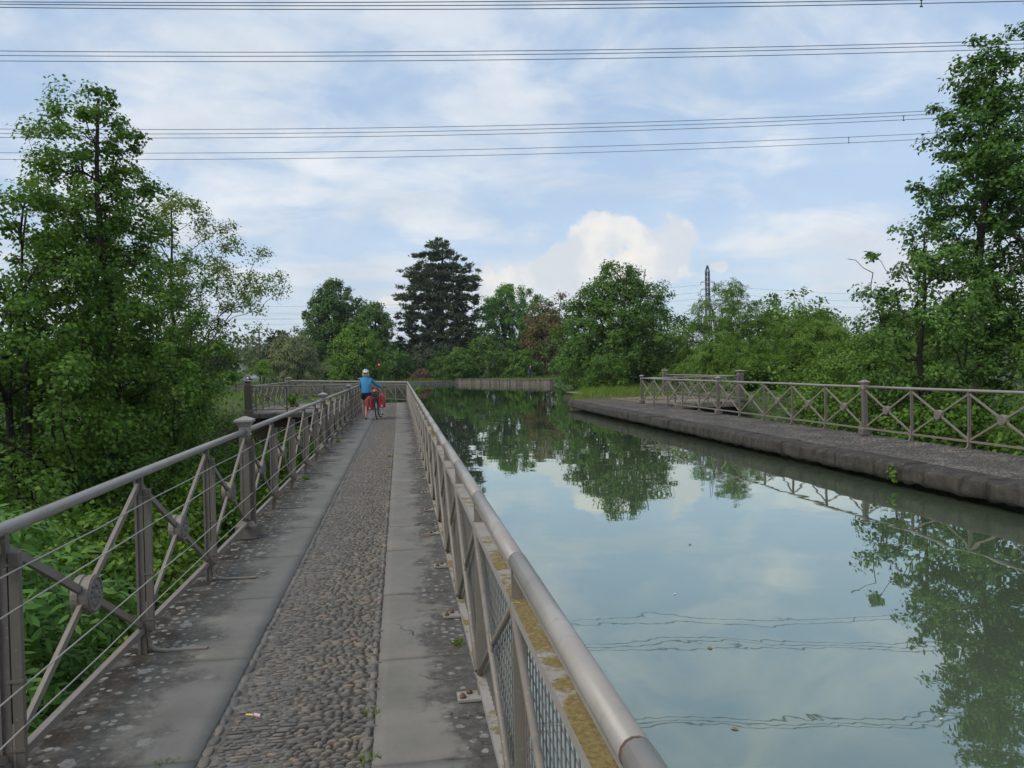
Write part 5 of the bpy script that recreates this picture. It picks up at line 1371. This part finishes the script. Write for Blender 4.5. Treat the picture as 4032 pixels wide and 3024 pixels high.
# ================================================================== BICYCLE AND LUGGAGE
BX, BY, BZ = -.745, 25.03, 0.0
def bicycle():
    t = thing('bicycle', 'loaded touring bicycle being pushed by the cyclist in blue', 'bicycle', (BX, BY, BZ), R(-5))
    t.rotation_euler = (0, R(-3.0), R(-5))
    bl = plain('bike_frame_paint', (.03, .032, .036), .35, .2, .1); rub = plain('bike_tyre', (.013, .013, .013), .85); al = plain('bike_alloy', (.42, .42, .42), .35, .7, .1); sad = plain('saddle_vinyl', (.015, .015, .015), .6)
    r = .345
    def wheel(y, steer=0):
        tor = MB(); tor.tube([(0, r*.955*math.cos(a), r*.955*math.sin(a)) for a in np.linspace(0, 2*math.pi, 33)], .019, 8, False)
        w_ = inst('wheel', tor.mesh('wheel', rub), t, (0, y, r), steer)
        b = MB(); b.tube([(0, r*.90*math.cos(a), r*.90*math.sin(a)) for a in np.linspace(0, 2*math.pi, 33)], .011, 6, False); b.build('rim', al, w_)
        b = MB(); b.tube([(-.05, 0, 0), (.05, 0, 0)], .020, 8)
        for k in range(18):
            a = 2*math.pi*k/18; s = .03 if k % 2 else -.03
            b.tube([(s, .02*math.cos(a), .02*math.sin(a)), (0, r*.89*math.cos(a+.2), r*.89*math.sin(a+.2))], .0013, 3, False)
        b.build('spokes', al, w_)
        g = MB(); g.tube([(0, (r+.025)*math.cos(a), (r+.025)*math.sin(a)) for a in np.linspace(R(-10), R(150) if steer == 0 else R(140), 16)], .012, 6)
        g.build('mudguard', bl, w_)
    wheel(0); wheel(1.06, R(-6))
    bb = (0, .44, .29); st = (0, .30, .78); ht = (0, .80, .86); hb = (0, .845, .70); ax = (0, 0, r); fx = (0, 1.06, r)
    b = MB()
    for p, q, rr_ in ((bb, st, .017), (st, ht, .015), (bb, hb, .019), (hb, ht, .018)): b.tube([p, q], rr_, 8)
    for s in (-1, 1):
        b.tube([bb, (s*.055, .15, .31), (s*.06, 0, r)], .009, 6); b.tube([st, (s*.05, .16, .60), (s*.06, 0, r)], .008, 6)
        b.tube([hb, (s*.05, .90, .60), (s*.055, 1.06, r)], .011, 6)
    b.build('frame', bl, t)
    b = MB(); b.tube([(0, .30, .77), (0, .275, .90)], .013, 8); b.build('seat_post', al, t)
    b = MB(); b.ell((0, .22, .925), (.075, .12, .030), 12, 7); b.ell((0, .34, .925), (.03, .10, .022), 10, 6); b.build('saddle', sad, t)
    b = MB(); b.tube([(0, .795, .87), (0, .785, .98)], .014, 8); b.tube([(-.30, .72, 1.01), (-.18, .765, 1.0), (0, .79, .985), (.18, .765, 1.0), (.30, .72, 1.01)], .0125, 8); hbp = b.build('handlebar', bl, t)
    for s in (-1, 1): b = MB(); b.tube([(s*.20, .757, 1.003), (s*.315, .713, 1.012)], .018, 8); b.build('grip', sad, hbp)
    b = MB(); b.ell((.06, .80, 1.03), (.025, .02, .02), 8, 5); b.build('bell', al, hbp)
    b = MB()
    for s in (-1, 1):
        b.tube([(s*.06, -.19, .74), (s*.06, .19, .74)], .006, 6); b.tube([(s*.062, 0, r), (s*.065, -.12, .73)], .005, 6); b.tube([(s*.062, 0, r), (s*.065, .10, .73)], .005, 6)
    for y in (-.19, -.06, .06, .19): b.tube([(-.06, y, .74), (.06, y, .74)], .005, 6)
    b.build('rack', bl, t)
    b = MB(); b.tube([(-.075, .44, .29), (.075, .44, .29)], .016, 8); b.lathe([(.088, -.003), (.088, .003)], 24, (.055, .44, .29), Matrix.Rotation(R(90), 3, 'Y'))
    b.tube([(.078, .44, .29), (.085, .42, .13)], .009, 6); b.tube([(-.078, .44, .29), (-.085, .46, .45)], .009, 6); b.build('crankset', al, t)
    for p in ((.135, .42, .13), (-.135, .46, .45)): b = MB(); b.box(p, (.10, .07, .022), bev=.006); b.build('pedal', sad, t)
    b = MB(); b.tube([(-.07, .06, .33), (-.16, -.03, .10)], .009, 6); b.build('kickstand', al, t)
    b = MB(); b.box((0, -.23, .70), (.05, .02, .035), bev=.005); b.build('rear_light', plain('rear_lamp', (.25, .01, .01), .2), t)
    return t
bicycle()
REDF = plain('red_pannier_cloth', (.34, .028, .035), .6, 0, .2, 14); STRAP = plain('black_strap', (.02, .018, .02), .7); LOGO = plain('reflective_logo', (.75, .75, .72), .4, 0, .05)
def pannier(sgn, label, zt):
    t = thing('pannier', label, 'pannier', (BX, BY, 0), R(-5), 'red panniers on the bicycle'); t.rotation_euler = (0, R(-3.0), R(-5))
    bm = bmesh.new(); q = random.Random(5+sgn)
    xs0, w_ = sgn*.080, .225
    rows = [(.345+zt, .92, .95), (.40+zt, 1.0, 1.0), (.55+zt, 1.0, 1.0), (.66+zt, .97, .96), (.72+zt, .86, .9), (.775+zt, .35, .86), (.79+zt, .18, .84)]
    rings = []
    for z, fx_, fy_ in rows:
        ring = []
        for a in range(16):
            an = 2*math.pi*a/16; c, s = math.cos(an), math.sin(an)
            x = math.copysign(abs(c)**.45, c)*w_/2*fx_; y = math.copysign(abs(s)**.45, s)*.165*fy_
            ring.append(bm.verts.new((xs0+sgn*w_/2+x+q.uniform(-.003, .003), -.02+y+q.uniform(-.003, .003), z+q.uniform(-.004, .004))))
        rings.append(ring)
    for a, c in zip(rings[:-1], rings[1:]):
        for k in range(16): bm.faces.new((a[k], a[(k+1) % 16], c[(k+1) % 16], c[k]))
    bm.faces.new(rings[0][::-1]); bm.faces.new(rings[-1])
    for f in bm.faces: f.smooth = True
    me = bpy.data.meshes.new('bag'); bm.to_mesh(me); bm.free(); me.materials.append(REDF); bag = inst('bag', me, t)
    yb = -.02-.168; xc = xs0+sgn*w_/2
    b = MB(); b.bar((xc-.006, yb, .50+zt), (xc-.006, yb-.002, .70+zt), .022, .006, (0, -1, 0)); b.bar((xc-.006, yb+.002, .70+zt), (xc-.006, -.05, .795+zt), .022, .006); b.build('strap', STRAP, t)
    b = MB(); b.box((xc-.006, yb-.004, .56+zt), (.034, .012, .028), bev=.003); b.build('buckle', STRAP, t)
    # white triangle emblem with a dark mark in it
    lx, lz = xc+.01, .40+zt
    b = MB(); y = yb-.004
    o_ = [(lx-.036, lz-.028), (lx+.036, lz-.028), (lx, lz+.046)]
    b.add([(p[0], y, p[1]) for p in o_]+[(p[0], y+.003, p[1]) for p in o_], [(0, 1, 2), (5, 4, 3), (0, 3, 4, 1), (1, 4, 5, 2), (2, 5, 3, 0)]); lg = b.build('emblem', LOGO, t)
    b = MB(); b.box((lx, y-.002, lz-.006), (.010, .002, .026)); b.box((lx+.005, y-.002, lz-.016), (.022, .002, .008)); b.ell((lx, y-.002, lz+.014), (.006, .0015, .006), 6, 4); b.build('emblem_mark', STRAP, lg)
pannier(-1, 'red waterproof pannier on the walker side of the bicycle rack', -.02)
pannier(1, 'red waterproof pannier on the water side of the bicycle rack', .03)
def rack_bag():
    t = thing('rack_bag', 'red bag with yellow patch strapped on the bicycle rack over a black pouch', 'bag', (BX, BY, 0), R(-5)); t.rotation_euler = (0, R(-3.0), R(-5))
    b = MB(); b.ell((0, -.04, .895), (.105, .19, .085), 14, 9); b.build('roll', REDF, t)
    b = MB(); b.box((0, -.20, .80), (.17, .10, .13), bev=.03); b.build('pouch', STRAP, t)
    yl = plain('yellow_cloth', (.62, .36, .03), .6)
    b = MB(); yy = -.232; b.add([(-.045, yy+.004, .955), (.05, yy+.004, .955), (.003, yy-.004, .885), (-.045, yy+.03, .955), (.05, yy+.03, .955), (.003, yy+.03, .885)], [(0, 2, 1), (3, 4, 5), (0, 1, 4, 3), (1, 2, 5, 4), (2, 0, 3, 5)]); b.build('yellow_patch', yl, t)
    for s in (-1, 1): b = MB(); b.tube([(s*.075, -.225, .965), (s*.02, -.242, .89), (-s*.06, -.225, .84)], .006, 5); b.build('strap', STRAP, t)
rack_bag()

# ================================================================== SMALL THINGS
def litter():
    t = thing('litter_scrap', 'tiny pink and yellow paper scrap lying on the pebbles', 'litter', (-.70, 3.66, .012))
    b = MB(); b.box((.012, 0, .002), (.028, .022, .004), Matrix.Rotation(.3, 3, 'Y')); b.build('pink_piece', MAT['litter_p'], t)
    b = MB(); b.box((-.022, .006, .004), (.036, .010, .003), Matrix.Rotation(-.3, 3, 'Z')); b.build('yellow_piece', MAT['litter_y'], t)
litter()
def tuft(x, y, n, h, seed, label, z=0.0, mat='grass', spread=.05):
    g = np.random.default_rng(seed); P = np.stack([x+g.normal(size=n)*spread*.5, y+g.normal(size=n)*spread*.5, np.full(n, z-.01)], 1)-np.array([x, y, z])
    D = unit(np.array([0, 0, .8])+g.normal(size=(n, 3))*.6*np.array([1, 1, .3])); N = unit(np.cross(D, rand_dirs(g, n)))
    V, F = leaf_quads(P, D, N, h*g.uniform(.5, 1.2, n), h*.16)
    o = inst('grass_tuft', fast_mesh('grass_tuft', V, [F], LM[mat]), None, (x, y, z)); tag(o, label, 'weed', 'weeds between the stones', 'stuff')
for i, (x, y, n, h, lab) in enumerate(((-.168, 3.62, 26, .035, 'small green weed beside the pebbles at the right slab'), (-.17, 3.18, 30, .04, 'weed tuft in the pebble gutter at the slab corner'),
        (.30, 4.42, 34, .06, 'bright green weed at the slab joint under the mesh fence'), (-1.0, 3.31, 22, .03, 'weed in the joint of the left slabs'), (-.18, 12.6, 30, .05, 'weed along the pebble edge further up'),
        (-.19, 14.2, 40, .06, 'larger weed along the pebble edge further up'), (-1.40, 11.6, 40, .10, 'weed at the foot of the cable railing'), (-1.38, 17.5, 40, .10, 'weed growing under the second pedestal'))):
    tuft(x, y, n, h, 900+i, lab)
tree('crack_plant', 'small leafy plant growing from a crack in the dark canal edge', 'plant', (7.58, 10.95, -.30), .26, [(0, .05), (.5, .12), (1, .06)], 14, 120, .06, (.06, .045), 'bramble', 951, .006, .2, stems=2, spread=.06)
tree('ivy_clump', 'clump of ivy growing inside the left terrace railing', 'plant', (-4.75, 35.3, -.02), .75, [(0, .18), (.5, .24), (.85, .15), (1, .06)], 24, 700, .11, (.08, .065), 'mid', 952, .03, .05, stems=3, spread=.25)
tree('fence_vine', 'little vine with yellow-green leaves climbing the far mesh fence', 'plant', (.62, 30.5, WATER), 1.3, [(0, .10), (.6, .16), (1, .12)], 16, 260, .10, (.08, .06), 'lime', 953, .012, .3)
def floating():
    lm = plain('floating_leaf', (.22, .15, .05), .6, 0, .3); fm = plain('floating_fluff', (.55, .56, .5), .8)
    q = random.Random(9)
    for i, (x, y, m, s) in enumerate(((2.09, 5.05, lm, .05), (4.9, 4.05, lm, .05), (1.75, 3.9, lm, .04), (2.9, 3.8, fm, .022), (1.35, 3.35, fm, .02), (3.1, 8.0, lm, .05), (2.3, 6.3, fm, .03), (6.3, 9.3, lm, .08))):
        s *= .6; a = q.uniform(0, 6); b = MB(); pts = [(0, -1), (.5, -.4), (.45, .3), (0, 1), (-.5, .35), (-.45, -.4)]
        b.add([(s*(px*math.cos(a)-py*math.sin(a)), s*(px*math.sin(a)+py*math.cos(a)), .004+.25*s*abs(px)) for px, py in pts], [(0, 1, 2, 3), (0, 3, 4, 5)])
        o = b.build('floating_leaf', m, None, (x, y, WATER)); tag(o, 'brown leaf drifting on the canal water' if m is lm else 'pale speck of fluff drifting on the canal water', 'leaf', 'leaves on the water' if m is lm else 'fluff on the water')
floating()

# ================================================================== AIR
def haze():
    b = MB(); b.box((0, 0, 22.0), (9400, 9400, 110.0)); o = b.build('haze', MAT['iron']); me = o.data; me.materials.clear()
    m = bpy.data.materials.new('haze'); m.use_nodes = True; nt = m.node_tree; nt.nodes.clear()
    out = nt.nodes.new('ShaderNodeOutputMaterial'); v = nt.nodes.new('ShaderNodeVolumePrincipled')
    v.inputs['Color'].default_value = (.86, .91, .97, 1); v.inputs['Density'].default_value = 0.0002; v.inputs['Anisotropy'].default_value = .2
    nt.links.new(v.outputs[0], out.inputs['Volume']); me.materials.append(m)
    tag(o, 'thin pale haze lying over the whole valley', 'haze', kind='stuff')
haze()
